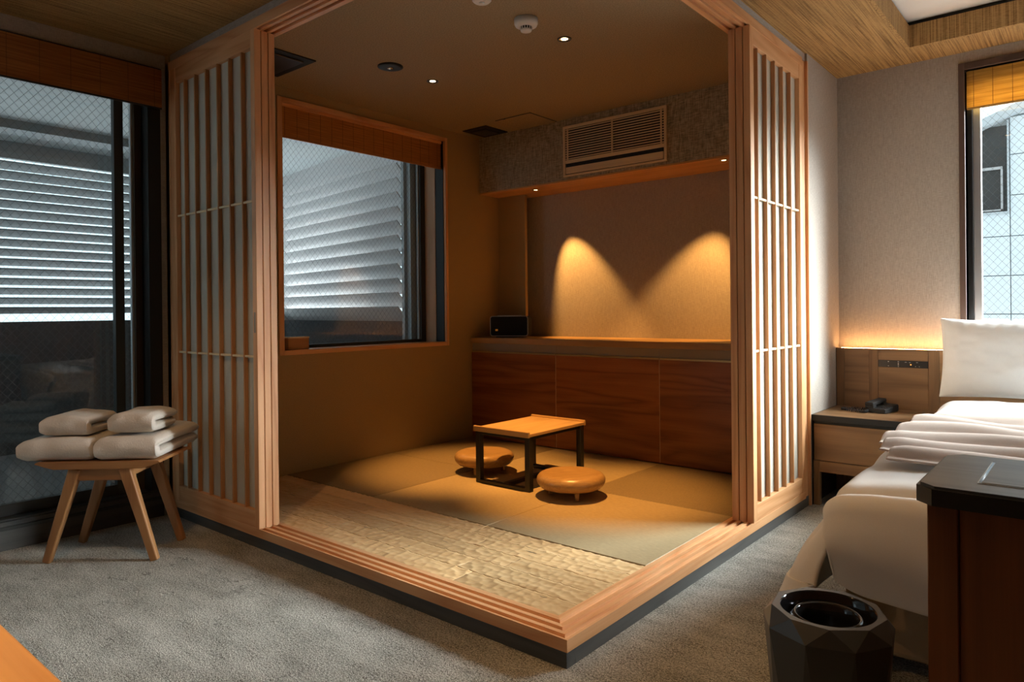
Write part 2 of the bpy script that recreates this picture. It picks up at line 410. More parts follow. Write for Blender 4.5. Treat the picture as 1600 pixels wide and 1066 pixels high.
# main ceiling with coffer
CX0, CX1, CY0, CY1 = .465, 2.7, -.7, 2.735
struct(boxes('ceiling', [((XM, YN, ZC), (CX0, 0.02, ZC+.1)), ((-.05, .0, ZC), (CX0, YB, ZC+.1)), ((CX0, CY1, ZC), (XR, YB, ZC+.1)), ((CX0, YN, ZC), (XR, CY0, ZC+.1)), ((CX1, CY0, ZC), (XR, CY1, ZC+.1))], M['ceil']), 'brown woven ceiling with a recessed coffer')
struct(boxes('trim_1', [((CX0, CY1-.008, ZC-.001), (CX1, CY1+.012, ZC+.125)), ((CX0-.012, CY0, ZC-.001), (CX0+.008, CY1, ZC+.125)), ((CX1-.008, CY0, ZC-.001), (CX1+.012, CY1, ZC+.125)), ((CX0, CY0-.012, ZC-.001), (CX1, CY0+.008, ZC+.125))], M['ceilz']), 'woven side of the ceiling coffer')
struct(boxes('trim_2', [((CX0-.05, CY1+.012, ZC+.125), (CX1+.05, CY1+.06, ZC+.2)), ((CX0-.06, CY0-.05, ZC+.1), (CX0-.012, CY1+.06, ZC+.2)), ((CX1+.012, CY0-.05, ZC+.1), (CX1+.06, CY1+.06, ZC+.2)), ((CX0-.05, CY0-.06, ZC+.1), (CX1+.05, CY0-.012, ZC+.2)),
   ], M['blackmat']), 'black shadow gap around the coffer panel')
struct(boxes('ceiling_coffer_panel', [((CX0-.06, CY0-.06, ZC+.150), (CX1+.06, CY1+.06, ZC+.22))], M['whitepanel']), 'white panel inside the ceiling coffer')
struct(boxes('ceiling_alcove', [((XW-.05, .1, ZT), (-.05, YB, ZT+.09))], M['innerceil']), 'beige papered alcove ceiling')

# ------------------------------------------------------------------ alcove platform: plinth, sills, lintels, jambs
struct(boxes('floor_platform', [((XW, T-.02, 0), (-.11, 2.52, .06))], M['plinth']), 'hidden slab of the raised alcove floor')
struct(boxes('baseboard_left', [((-2.80, .008, 0), (-.008, .06, .057))], M['plinth']), 'dark grey plinth under the left sill')
struct(boxes('baseboard_right', [((-.06, .06, 0), (-.008, 2.43, .057))], M['plinthy']), 'dark grey plinth under the right sill')
# grooved profile (distance from outer face, height)
def track_profile(z0, z1, up=True):
    g = [.019, .057, .095]; w = .0105; dp = .013
    pts = [(0, 0.)]
    top = [(0, 1.)]
    for c in g: top += [(c-w, 1.), (c-w, 1.-dp/(z1-z0)), (c+w, 1.-dp/(z1-z0)), (c+w, 1.)]
    top += [(T, 1.)]
    out = [(0, 0.), (T, 0.)] + top[::-1]
    if up: return [(p, z0+(z1-z0)*q) for p, q in out]
    return [(p, z1-(z1-z0)*q) for p, q in out]
sillp = track_profile(.057, ZF); lintp = track_profile(2.535, 2.583, False)
LX0 = -2.80
for nm, pr in (('trim_3', sillp), ('trim_5', lintp)):
    struct(prism(nm, pr, lambda p, q, t: (t, p, q), LX0, lambda p, q: -p, hinoki('x')), 'pale cypress %s with three sliding grooves on the left side' % ('sill' if nm == 'trim_3' else 'lintel'))
for nm, pr in (('trim_4', sillp), ('trim_6', lintp)):
    struct(prism(nm, pr, lambda p, q, t: (-p, t, q), lambda p, q: p, 2.345, hinoki('y')), 'pale cypress %s with three sliding grooves on the right side' % ('sill' if nm == 'trim_4' else 'lintel'))
struct(box('trim_7', (-2.80, .0, ZF), (-2.748, T, 2.535), hinoki('z')), 'cypress end jamb beside the sliding glass doors')
struct(box('trim_8', (-.118, 2.345, .0), (-.012, 2.432, 2.583), hinoki('z')), 'cypress end jamb beside the partition wall')
struct(box('trim_9', (-.02, 2.418, .0), (.004, 2.436, 2.583), hinoki('z'), bev=.001), 'narrow cypress edge strip of the partition')

# carved entry planks --------------------------------------------------------
fb = struct(boxes('floor_entry_boards', [((XW, T, .06), (-T, .735, .078))], M['plinth']), 'carved wooden entry floor of the alcove')
def carved_grid(x0, x1, y0, y1):
    st = .0052; nx = max(3, int((x1-x0)/st)); ny = max(3, int((y1-y0)/st))
    X, Y = np.meshgrid(np.linspace(x0+.0006, x1-.0006, nx), np.linspace(y0+.0006, y1-.0006, ny), indexing='ij')
    cx, cy = .037, .036
    gi = np.floor(X/cx).astype(int); gj = np.floor(Y/cy).astype(int)
    best = np.full(X.shape, 9.)
    for di in (-1, 0, 1):
        for dj in (-1, 0, 1):
            a, b = gi+di, gj+dj
            h1 = np.abs(np.sin(a*127.1+b*311.7)*43758.5453) % 1; h2 = np.abs(np.sin(a*269.5+b*183.3)*43758.5453) % 1
            px = (a+.15+.7*h1)*cx; py = (b+.15+.7*h2)*cy
            best = np.minimum(best, ((X-px)/cx)**2+((Y-py)/cy)**2)
    Z = ZF-.0050+np.minimum(best, .75)*.0078
    P = np.stack([X, Y, Z], -1)
    v = P.reshape(-1, 3).tolist(); f = []
    for i in range(nx-1):
        for j in range(ny-1): f.append((i*ny+j, (i+1)*ny+j, (i+1)*ny+j+1, i*ny+j+1))
    ring = [i*ny for i in range(nx)]+[(nx-1)*ny+j for j in range(1, ny)]+[i*ny+ny-1 for i in range(nx-2, -1, -1)]+[j for j in range(ny-2, 0, -1)]
    b0 = len(v); v += [(v[k][0], v[k][1], .078) for k in ring]
    for q in range(len(ring)):
        r = (q+1) % len(ring); f.append((ring[q], b0+q, b0+r, ring[r]))
    return v, f
rows = 5; pw = (.735-T)/rows
for r in range(rows):
    cuts = [XW]; x = XW+random.uniform(.25, .75)
    while x < -T-.25:
        cuts.append(x); x += random.uniform(.45, .85)
    cuts.append(-T)
    for a, b in zip(cuts, cuts[1:]):
        v, f = carved_grid(a, b, T+r*pw, T+(r+1)*pw)
        o = mesh('plank', v, f, M['carved'], fb, True)
        # crisp ridges come from the geometry itself
# tatami ----------------------------------------------------------------------
TP = (-T-XW)/3; TQ = (2.487-.735)/2
tl = {(0, 0): 'tatami mat by the carved boards below the balcony window', (1, 0): 'middle tatami mat bordering the carved boards, table stands at its back edge', (2, 0): 'front right tatami mat touching the right sill and the carved boards',
      (0, 1): 'tatami mat in the back left corner behind the far round seat', (1, 1): 'middle tatami mat against the low cabinet, under the low table', (2, 1): 'dark tatami mat in the back right corner beside the cabinet'}
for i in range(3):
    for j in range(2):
        mt = M['tat_sheen'] if (i+j) % 2 == 0 else M['tat_dull']
        if (i, j) == (1, 1) or (i, j) == (1, 0) or (i, j) == (2, 0): mt = M['tat_sheen']
        if (i, j) == (2, 1) or (i, j) == (0, 1) or (i, j) == (0, 0): mt = M['tat_dull']
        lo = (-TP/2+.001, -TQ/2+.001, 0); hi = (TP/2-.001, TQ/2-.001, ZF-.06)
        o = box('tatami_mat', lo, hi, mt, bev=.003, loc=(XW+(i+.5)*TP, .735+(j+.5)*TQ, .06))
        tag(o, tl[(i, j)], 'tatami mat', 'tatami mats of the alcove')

# ------------------------------------------------------------------ shoji panels
def shoji_slot(name, y, mat): pass
def make_shoji(width, slats, stile_a, stile_b, label):
    """panel in local frame: x along panel 0..width, front face y=0, thickness to y=.036, z from 0"""
    H = 2.535-ZF+.006
    t = thing('shoji_panel', label, 'sliding panel', (0, 0, 0), 0, 'shoji panels of the alcove')
    box('stile', (0, 0, 0), (stile_a, .034, H), hinoki('z'), t)
    box('stile', (width-stile_b, 0, 0), (width, .034, H), hinoki('z'), t)
    box('bottom_rail', (stile_a, .0015, 0), (width-stile_b, .0325, .088), hinoki('x'), t)
    box('top_rail', (stile_a, .0015, H-.085), (width-stile_b, .0325, H), hinoki('x'), t)
    for s in slats: box('slat', (s, .004, .088), (s+.010, .0250, H-.085), slatwood('z'), t, .0008)
    for z in (.94, 1.706):
        box('cross_bar', (stile_a-.012, .0075, z-ZF-.0055), (width-stile_b+.012, .0165, z-ZF+.0055), acwood('x'), t, .001)
    box('paper', (stile_a, .0255, .088), (width-stile_b, .0265, H-.085), M['paper'], t, 0)
    return t
lx0, lx1 = -2.746, -1.838
ls = [x-lx0 for x in (-2.589, -2.467, -2.345, -2.222, -2.100, -1.978)]
pl = make_shoji(lx1-lx0, ls, .066, .038, 'left side shoji panel on the outermost track, nearest the towel bench')
pl.location = (lx0, .001, ZF-.004)
box('finger_pull', (lx1-lx0-.027, -.0006, .96), (lx1-lx0-.013, .001, 1.06), M['channel'], pl, 0)
for k, lab in ((1, 'left side shoji panel on the middle track, only its edge showing'), (2, 'left side shoji panel on the innermost track, edge next to the alcove window')):
    c = copy_tree(pl); c.location = (lx0, .001+.038*k, ZF-.004); c['label'] = lab
ry0, ry1 = 1.566, 2.34
# right panel: local x -> world +y, local +y (depth) -> world -x : rotate +90 deg
rs = [y-ry0 for y in (1.672, 1.793, 1.914, 2.034, 2.155)]
pr = make_shoji(ry1-ry0, rs, .047, .047, 'right side shoji panel on the outermost track, bright face towards the bed')
pr.location = (-.001, ry0, ZF-.004); pr.rotation_euler = (0, 0, PI/2)
box('finger_pull', (.016, -.0006, .95), (.029, .001, 1.05), M['channel'], pr, 0)
for k, lab in ((1, 'right side shoji panel on the middle track, only its brown edge showing'), (2, 'right side shoji panel on the innermost track, edge next to the low cabinet')):
    c = copy_tree(pr); c.location = (-.001-.038*k, ry0, ZF-.004); c['label'] = lab

# ------------------------------------------------------------------ alcove back: cabinet, ledge, column, soffit
YC = 2.487; LZ = .927
doors = ['left unit of the low walnut cabinet, behind the far round seat', 'middle unit of the low walnut cabinet behind the low table', 'right unit of the low walnut cabinet, partly behind the right shoji']
for i in range(3):
    x0 = XW+i*TP; x1 = x0+TP
    t = thing('low_cabinet', doors[i], 'cabinet', ((x0+x1)/2, (YC+YB)/2, ZF), 0, 'low walnut cabinet units'); w = (x1-x0)/2; d = (YB-YC)/2-.002
    box('body', (-w+.0005, -d+.02, 0), (w-.0005, d, LZ-.044-ZF), walnut('x'), t, 0)
    dr = box('door', (-w+.0015, -d, .004), (w-.0015, -d+.019, .805-ZF), walnut('x'), t, .001)
    box('finger_channel', (-w+.0015, -d+.002, .805-ZF), (w-.0015, -d+.012, .818-ZF), M['brass'], t, .001)
    box('recess_board', (-w+.0005, -d+.012, .818-ZF), (w-.0005, -d+.02, LZ-.044-ZF), M['channel'], t, 0)
    if i: box('joint_strip', (-w-.0014, -d+.001, .004), (-w+.0014, -d+.012, .805-ZF), acwood('z'), t, 0)
tag(box('worktop', (-(-T-XW)/2, -(YB-2.478)/2+.0, -.044), ((-T-XW)/2, (YB-2.478)/2-.001, 0), wood('ledge_oak', (.50, .31, .13), (.36, .20, .07), 'x', 5., .4), loc=((XW-T)/2, (2.478+YB)/2, LZ)), 'long pale wooden ledge on top of the low cabinet', 'worktop')
struct(box('wall_column', (XW, 2.85, LZ), (-2.462, 2.882, 2.15), M['warmwall'], bev=.001), 'narrow upright panel standing in the alcove corner')
struct(boxes('ceiling_soffit', [((XW, 2.61, 2.152), (-.118, YB, ZT))], M['soffit']), 'woven papered soffit above the ledge')
struct(box('trim_10', (XW, 2.606, 2.14), (-.118, YB, 2.153), wood('soffit_board', (.62, .33, .12), (.46, .22, .07), 'x', 4., .45), bev=.001), 'amber wooden board closing the soffit underside')
# air conditioner grille ---------------------------------------------------------
ax0, ax1, az0, az1 = -1.873, -.992, 2.175, 2.563
t = thing('air_conditioner_grille', 'pale wooden air conditioner grille with slats set in the soffit', 'air conditioner', ((ax0+ax1)/2, 2.61, az0))
w = (ax1-ax0)/2; h = az1-az0; yf = -.014
box('back_plate', (-w+.005, -.003, .005), (w-.005, -.001, h-.005), M['blackmat'], t, 0)
box('frame_top', (-w, yf, h-.022), (w, 0, h), acwood('x'), t); box('frame_bottom', (-w, yf, 0), (w, 0, .014), acwood('x'), t)
box('frame_side', (-w, yf, .014), (-w+.02, 0, h-.022), acwood('z'), t); box('frame_side', (w-.02, yf, .014), (w, 0, h-.022), acwood('z'), t)
box('middle_rail', (-w+.02, yf+.001, h-.288), (w-.02, -.001, h-.262), acwood('x'), t)
fl = box('flap', (-w+.026, yf-.004, .019), (w-.026, -.005, .070), acwood('x'), t)
fl.location.y = .002
g0, g1 = h-.262, h-.022; ns = 13
for k in range(ns):
    z = g0+(g1-g0)*(k+.5)/ns
    box('slat', (-w+.02, yf+.003, z-.0032), (w-.02, -.003, z+.0032), acwood('x'), t, 0)
for x in (-w+.042, 0, w-.042): box('upright', (x-.006, yf+.001, g0), (x+.006, -.004, g1), acwood('z'), t, .001)

# spot downlights on the soffit ------------------------------------------------
def spot(name, loc, direction, size, blend, power, col, rad=.012):
    l = bpy.data.lights.new(name, 'SPOT'); l.energy = power; l.color = col; l.spot_size = size; l.spot_blend = blend; l.shadow_soft_size = rad
    o = bpy.data.objects.new(name, l); COL.objects.link(o); o.location = loc
    o.rotation_euler = Vector(direction).to_track_quat('-Z', 'Y').to_euler(); return o
WARM = (1., .47, .115)
def downlight(label, x, y, z, r, ringmat, glow, group):
    t = thing('downlight', label, 'downlight', (x, y, z), 0, group)
    lathe('trim_ring', [(r*.80, -.0005), (r*.84, -.004), (r, -.003), (r*1.02, 0.), (r*.78, 0.)], ringmat, t, 32, cap=False)
    lathe('reflector', [(r*.80, -.001), (r*.55, -.0006), (r*.5, -.0004)], M['chrome'], t, 24, cap=False)
    lathe('lamp', [(r*.02, -.0012), (r*.50, -.0010), (r*.50, -.0005)], glow, t, 20)
    return t
SPX = [(-2.255, 2.74, (.305, .244, -.92), 46, 'left small brass spotlight under the soffit, by the column'), (-.621, 2.69, (-.358, .213, -.909), 49, 'right small brass spotlight under the soffit, beside the right shoji')]
for x, y, d, a, lab in SPX:
    t = downlight(lab, x, y, 2.14, .030, M['brass'], M['lampwarm'], 'spotlights under the soffit')
    spot('soffit_spot', (x, y, 2.132), d, math.radians(a), .62, 135, (1., .47, .115), .006)
# ceiling fittings ---------------------------------------------------------------
for x, y, lab in ((-1.957, 1.305, 'small chrome ceiling downlight beside the black emergency light'), (-.915, 1.295, 'small chrome ceiling downlight behind the smoke detector')):
    downlight(lab, x, y, ZT, .038, M['darkalu'], M['lampwarm'], 'alcove ceiling downlights')
    spot('ceiling_spot', (x, y, ZT-.012), (0, .12, -1), math.radians(40), .85, 400, WARM, .012)
t = thing('emergency_light', 'round black emergency light with a small lens in the alcove ceiling', 'light', (-1.949, .95, ZT))
lathe('disc', [(.076, 0), (.076, -.004), (.060, -.009), (.030, -.010), (.001, -.008)], M['blackmat'], t, 40)
lathe('lens', [(.018, -.009), (.016, -.014), (.001, -.016)], M['chrome'], t, 20)
t = thing('smoke_detector', 'white round smoke detector on the alcove ceiling', 'smoke detector', (-.908, .955, ZT))
lathe('base', [(.060, 0), (.060, -.024), (.054, -.036), (.030, -.040), (.001, -.040)], M['white'], t, 40)
lathe('vent_ring', [(.028, -.040), (.028, -.052), (.001, -.052)], M['blackmat'], t, 30)
for k in range(14):
    a = 2*PI*k/14; box('fin', (-.002, .027, -.053), (.002, .031, -.039), M['white'], t, 0).rotation_euler = (0, 0, a)
lathe('cap', [(.026, -.052), (.029, -.054), (.027, -.062), (.001, -.064)], M['white'], t, 30)
t = thing('ceiling_speaker', 'white round ceiling fitting at the top edge, nearest the lintel', 'ceiling fitting', (-.911, .628, ZT))
lathe('base', [(.045, 0), (.045, -.014), (.036, -.022), (.001, -.024)], M['white'], t, 32); lathe('centre_cap', [(.014, -.022), (.012, -.030), (.001, -.031)], M['white'], t, 20)
def vent(label, x0, x1, y0, y1):
    t = thing('ceiling_vent', label, 'vent', ((x0+x1)/2, (y0+y1)/2, ZT), 0, 'black ceiling vents'); w, d = (x1-x0)/2, (y1-y0)/2
    box('plate', (-w, -d, -.008), (w, d, 0), M['blackmat'], t, .003)
    box('inner_panel', (-w+.05, -d+.05, -.016), (w-.05, d-.05, -.008), M['black'], t, .003)
vent('large black square ceiling vent next to the left shoji panels', -2.60, -2.19, .20, .598)
vent('small black square ceiling vent in the corner by the soffit', -2.678, -2.42, 2.32, 2.59)
t = thing('ceiling_hatch', 'beige ceiling access hatch with a thin dark outline by the soffit', 'hatch', (-2.108, 2.443, ZT))
box('rim', (-.172, -.17, -.0035), (.172, .17, 0), M['darkalu'], t, 0); box('lid', (-.166, -.164, -.005), (.166, .164, -.001), M['innerceil'], t, 0)
box('latch', (-.09, -.168, -.006), (-.075, -.160, -.003), M['darkalu'], t, 0)

# ------------------------------------------------------------------ alcove window (window_2) with blind
win = struct(box('window_2', (XW-.10, .72, .874), (XW+.012, 2.19, .905), hinoki('y')), 'alcove window with cypress frame and wired glass')
box('window_frame', (XW-.10, .683, .874), (XW+.012, .72, 2.552), hinoki('z'), win); box('window_frame', (XW-.10, 2.19, .874), (XW+.012, 2.217, 2.552), hinoki('z'), win)
box('window_frame', (XW-.10, .72, 2.525), (XW+.012, 2.19, 2.552), hinoki('y'), win)
XS = -3.01
box('jamb_lining', (-2.862, 2.184, .90), (-2.772, 2.192, 2.53), M['black'], win, 0)
box('jamb_lining', (-2.985, 2.178, .90), (-2.862, 2.192, 2.53), wood('inner_jamb', (.66, .47, .31), (.52, .34, .20), 'z', 4.), win, 0)
box('sash', (XS-.03, 2.128, .90), (XS+.03, 2.19, 2.53), M['darkalu'], win); box('sash', (XS-.012, 2.118, .90), (XS+.012, 2.128, 2.53), M['alu'], win)
box('sash', (XS-.03, .70, .90), (XS+.03, .75, 2.53), M['darkalu'], win)
box('sash', (XS-.03, .75, .880), (XS+.03, 2.128, .925), M['darkalu'], win); box('sash', (XS-.03, .75, 2.49), (XS+.03, 2.128, 2.54), M['darkalu'], win)
box('inner_sill', (-2.98, .72, .880), (-2.86, 2.19, .902), hinoki('y'), win)
pane('glass_pane', (XS, .75, .925), (XS+.0005, 2.12, 2.49), M['glass'], win)
t = thing('reed_blind', 'amber reed roller blind half raised over the alcove window', 'blind', (XW-.035, 1.455, 2.30), 0, 'reed blinds')
box('sheet', (-.002, -.73, .012), (.001, .73, .222), M['blindT'], t, 0); box('bottom_bar', (-.006, -.73, 0), (.004, .73, .014), wood('blind_bar', (.55, .25, .08), (.40, .16, .05), 'y', 4.), t, .001)
box('head_rail', (-.015, -.733, .205), (.012, .733, .224), hinoki('y'), t)
for k in range(16):
    y = -.69+k*.092; box('stitch_cord', (.001, y-.0012, .012), (.0018, y+.0012, .222), plain('stitch', (.16, .07, .02), .8) if k == 0 else bpy.data.materials['stitch'], t, 0)
t = thing('wooden_box', 'small wooden box on the alcove window ledge behind the left shoji', 'box', (XW-.055, .84, .905))
box('body', (-.035, -.075, 0), (.035, .085, .075), benchwood('y'), t, .003); box('lid', (-.037, -.077, .075), (.037, .087, .085), acwood('y'), t, .002)

# ------------------------------------------------------------------ sliding glass doors (window_1) with blind
XG = XM-.07
win = struct(box('window_1', (XM-.16, YN+.1, .141), (XM-.005, -.03, .152), M['darkalu']), 'dark framed sliding glass doors to the balcony')
box('window_frame', (XM-.16, -.10, .152), (XM+.002, -.03, 2.55), M['black'], win); box('window_frame', (XM-.16, YN+.1, 2.515), (XM-.005, -.10, 2.55), M['darkalu'], win)
box('sash', (XG-.055, -.140, .152), (XG-.015, -.10, 2.515), wood('brown_alu', (.05, .035, .018), (.035, .024, .012), 'z', 2.), win)
box('sash', (XG-.055, -.153, .152), (XG-.03, -.140, 2.515), M['alu'], win)
for y0 in (-.255, -1.20):
    box('sash', (XG-.03, y0, .152), (XG+.01, y0+.048, 2.515), M['darkalu'], win)
box('sash', (XG-.03, YN+.1, .152), (XG+.01, -.255, .21), M['darkalu'], win); box('sash', (XG-.03, YN+.1, 2.46), (XG+.01, -.255, 2.515), M['darkalu'], win)
box('sash', (XG-.055, -.255, .152), (XG-.03, -.165, .21), M['darkalu'], win)
pane('glass_pane', (XG-.0105, -1.155, .21), (XG-.01, -.255, 2.46), M['glass'], win); pane('glass_pane', (XG-.0105, YN+.1, .21), (XG-.01, -1.20, 2.46), M['glass'], win)
pane('glass_pane', (XG-.0425, -.21, .21), (XG-.042, -.153, 2.46), M['glass'], win)
box('floor_track', (XM-.02, YN+.1, .10), (XM+.012, -.03, .118), M['darkalu'], win)
t = thing('reed_blind', 'wide brown reed blind raised over the sliding glass doors', 'blind', (XM+.02, -1.56, 2.312), 0, 'reed blinds')
box('sheet', (-.002, -1.52, .008), (.002, 1.53, .224), M['blindL'], t, 0); box('bottom_bar', (-.004, -1.52, 0), (.004, 1.53, .010), M['darkalu'], t, .001)
box('head_rail', (-.02, -1.52, .215), (-.002, 1.53, .232), M['darkalu'], t)
for k in range(22):
    y = -1.45+k*.14; box('stitch_cord', (.002, y-.001, .01), (.0026, y+.001, .224), bpy.data.materials['stitch'], t, 0)

# ------------------------------------------------------------------ balcony
struct(boxes('floor_street', [((-45, -45, -9.2), (45, 45, -9.0))], M['street']), 'grey street level far below')
struct(boxes('floor_balcony', [((-6.0, -4.2, -.1), (-3.05, 3.2, .0))], M['deck']), 'grey balcony floor')
bc = struct(boxes('ceiling_balcony', [((-6.0, -4.2, 2.62), (-3.0, 3.3, 2.7))], M['blackmat']), 'pale boarded balcony ceiling')
bw = .118; pm = None
for k in range(25):
    x = -3.0-bw*k
    for y0, y1 in ((-4.1, -.62), (-.605, 3.1)):
        o = box('ceiling_board', (-bw+.004, y0, -.018), (0, y1, 0), M['balc'], bc, .001); o.location = (x, 0, 2.62)
struct(boxes('trim_11', [((-5.05, -4.1, 2.535), (-4.86, 1.3, 2.602))], M['slatpaint']), 'grey beam below the balcony ceiling')
struct(boxes('trim_12', [((-3.15, 2.075, 0), (-3.045, 2.62, 2.60))], M['alu']), 'grey balcony pillar beside the alcove window')
struct(boxes('wall_parapet', [((-5.75, -4.2, 0), (-5.60, 2.30, 1.097))], M['concrete']), 'dark concrete balcony parapet')
t = thing('louvre_screen', 'grey horizontal louvre screen above the balcony parapet', 'louvre screen', (-5.65, -.6, 1.10))
box('head_panel', (-.03, -3.5, 1.355), (.03, 2.9, 1.495), M['slatpaint'], t)
for y in (-3.4, -1.55, .30, 2.1, 2.88): box('post', (-.06, y-.008, 0), (-.03, y+.008, 1.38), M['slatpaint'], t)
pitch = .0805
sm = None
for k in range(16):
    z = .085+k*pitch
    if sm is None:
        sl = mesh('slat', [(-.05, -3.5, -.021), (.05, -3.5, .027), (.05, -3.5, .036), (-.05, -3.5, -.012), (-.05, 2.9, -.021), (.05, 2.9, .027), (.05, 2.9, .036), (-.05, 2.9, -.012)], [(0, 1, 2, 3), (7, 6, 5, 4), (0, 4, 5, 1), (1, 5, 6, 2), (2, 6, 7, 3), (3, 7, 4, 0)], M['slatpaint'], t); sm = sl
    else:
        sl = sm.copy(); COL.objects.link(sl)
    sl.location = (0, 0, z)
# end screen, skewed 9 degrees
ea = math.atan2(.156, -.988)
t = thing('louvre_screen', 'pale end louvre screen closing the balcony, seen through the alcove window', 'louvre screen', (-3.13, 2.062, 1.0), ea)
Ls = 2.40; sm = None; hp = .1185
for k in range(14):
    z = .06+k*hp
    if sm is None:
        c = [(-.055, .010), (.060, -.118), (.066, -.112), (-.049, .016)]   # (depth out, height): inner edge high
        v = [(x, -d, zz) for x in (.0, Ls) for d, zz in c]
        sl = mesh('slat', v, [(0, 1, 2, 3), (7, 6, 5, 4), (0, 4, 5, 1), (1, 5, 6, 2), (2, 6, 7, 3), (3, 7, 4, 0)], M['endpaint'], t); sm = sl
    else: sl = sm.copy(); COL.objects.link(sl)
    sl.location = (0, 0, z+.12)
box('post', (Ls, -.08, -1.0), (Ls+.05, .03, 1.6), M['endpaint'], t); box('post', (-.04, -.09, -1.0), (.0, .01, 1.6), M['alu'], t)
box('base_panel', (-.0, -.06, -1.0), (Ls, .0, .07), M['concrete'], t)

# ------------------------------------------------------------------ far windows on wall_back
def far_window(n, a, b, label):
    w = struct(box('window_%d' % n, (a-.03, YB-.014, WZ0-.035), (b+.03, YB+.09, WZ0), M['darkwin']), label)
    box('window_frame', (a-.03, YB-.014, WZ0), (a, YB+.09, WZ1+.04), M['darkwin'], w); box('window_frame', (b, YB-.014, WZ0), (b+.03, YB+.09, WZ1+.04), M['darkwin'], w)
    box('window_frame', (a, YB-.014, WZ1), (b, YB+.09, WZ1+.04), M['darkwin'], w)
    box('sash', (a, YB+.07, WZ0), (a+.028, YB+.15, WZ1), M['black'], w); box('sash', (b-.028, YB+.07, WZ0), (b, YB+.15, WZ1), M['black'], w)
    box('sash', (a+.028, YB+.09, WZ0), (a+.066, YB+.14, WZ1), M['alu'], w); box('sash', (b-.066, YB+.09, WZ0), (b-.028, YB+.14, WZ1), M['alu'], w)
    box('sash', (a+.066, YB+.09, WZ0), (b-.066, YB+.14, WZ0+.04), M['alu'], w); box('sash', (a+.066, YB+.09, WZ1-.04), (b-.066, YB+.14, WZ1), M['alu'], w)
    pane('glass_pane', (a+.066, YB+.115, WZ0+.04), (b-.066, YB+.1155, WZ1-.04), M['glassx'], w)
far_window(3, *wins[0], 'dark framed wired glass window behind the bed')
t = thing('reed_blind', 'golden reed blind raised over the window behind the bed', 'blind', (1.81, YB+.03, 2.298), 0, 'reed blinds')
box('sheet', (-1.105, -.002, .010), (1.105, .001, .225), M['blindR'], t, 0); box('bottom_bar', (-1.105, -.004, 0), (1.105, .003, .012), wood('blind_gold_bar', (.60, .36, .09), (.48, .26, .06), 'x', 4.), t, .001)
for k in range(24):
    x = -1.07+k*.093; box('stitch_cord', (x-.0012, -.0028, .01), (x+.0012, -.002, .225), bpy.data.materials['stitch'], t, 0)

# ------------------------------------------------------------------ neighbour building outside
YO = 6.0
t = thing('neighbour_building', 'pale panelled neighbouring building seen through the window behind the bed', 'building', (.6, YO, -3.0))
def OB(n, lo, hi, m, par=t, bev=.0): return box(n, (lo[0]-.6, lo[1]-YO, lo[2]+3.0), (hi[0]-.6, hi[1]-YO, hi[2]+3.0), m, par, bev)
rl = lambda x: 2.80+(x-.388)*.40
prism('wall', [(-1.2-.6, .0), (1.5-.6, .0), (1.5-.6, rl(1.5)+3), (-1.2-.6, rl(-1.2)+3)], lambda p, q, tt: (p, tt, q), .03, 1.6, M['facadegap'], t)
prism('roof_edge', [(-1.3-.6, rl(-1.3)+3-.05), (1.55-.6, rl(1.55)+3-.05), (1.55-.6, rl(1.55)+3+.03), (-1.3-.6, rl(-1.3)+3+.03)], lambda p, q, tt: (p, tt, q), -.10, 1.7, M['roofgrey'], t)
zs = [-.7, -.34, .02, .37, .72, 1.074, 1.426, 1.785, 2.155, 2.524, 2.88, 3.24]
xs = [-1.2, -.84, -.48, -.12, .24, .664, 1.08, 1.5]
for i in range(len(xs)-1):
    for j in range(len(zs)-1):
        z0, z1 = zs[j]+.004, zs[j+1]-.004; x0, x1 = xs[i]+.004, xs[i+1]-.004
        if i == 4 and zs[j] >= 1.785:
            if zs[j] == 1.785: z1 = 1.985
            else: continue
        zt0, zt1 = min(z1, rl(x0)-.05), min(z1, rl(x1)-.05)
        if zt1 <= z0+.03: continue
        prism('wall_panel', [(x0-.6, z0+3), (x1-.6, z0+3), (x1-.6, max(zt1, z0)+3), (x0-.6, max(zt0, z0)+3)], lambda p, q, tt: (p, tt, q), 0, .03, M['facade'], t)
wn = OB('window', (.25, YO+.02, 1.99), (.655, YO+.025, 2.80), M['darkalu'])
OB('window_frame', (.24, YO-.02, 1.985), (.66, YO+.03, 2.01), M['roofgrey'], wn); OB('window_frame', (.645, YO-.02, 2.01), (.66, YO+.03, 2.84), M['roofgrey'], wn)
OB('window_sash', (.25, YO-.01, 2.40), (.61, YO+.01, 2.425), M['alu'], wn); OB('window_sash', (.595, YO-.01, 2.02), (.612, YO+.01, 2.40), M['alu'], wn); OB('window_sash', (.25, YO-.01, 2.02), (.61, YO+.01, 2.035), M['alu'], wn)

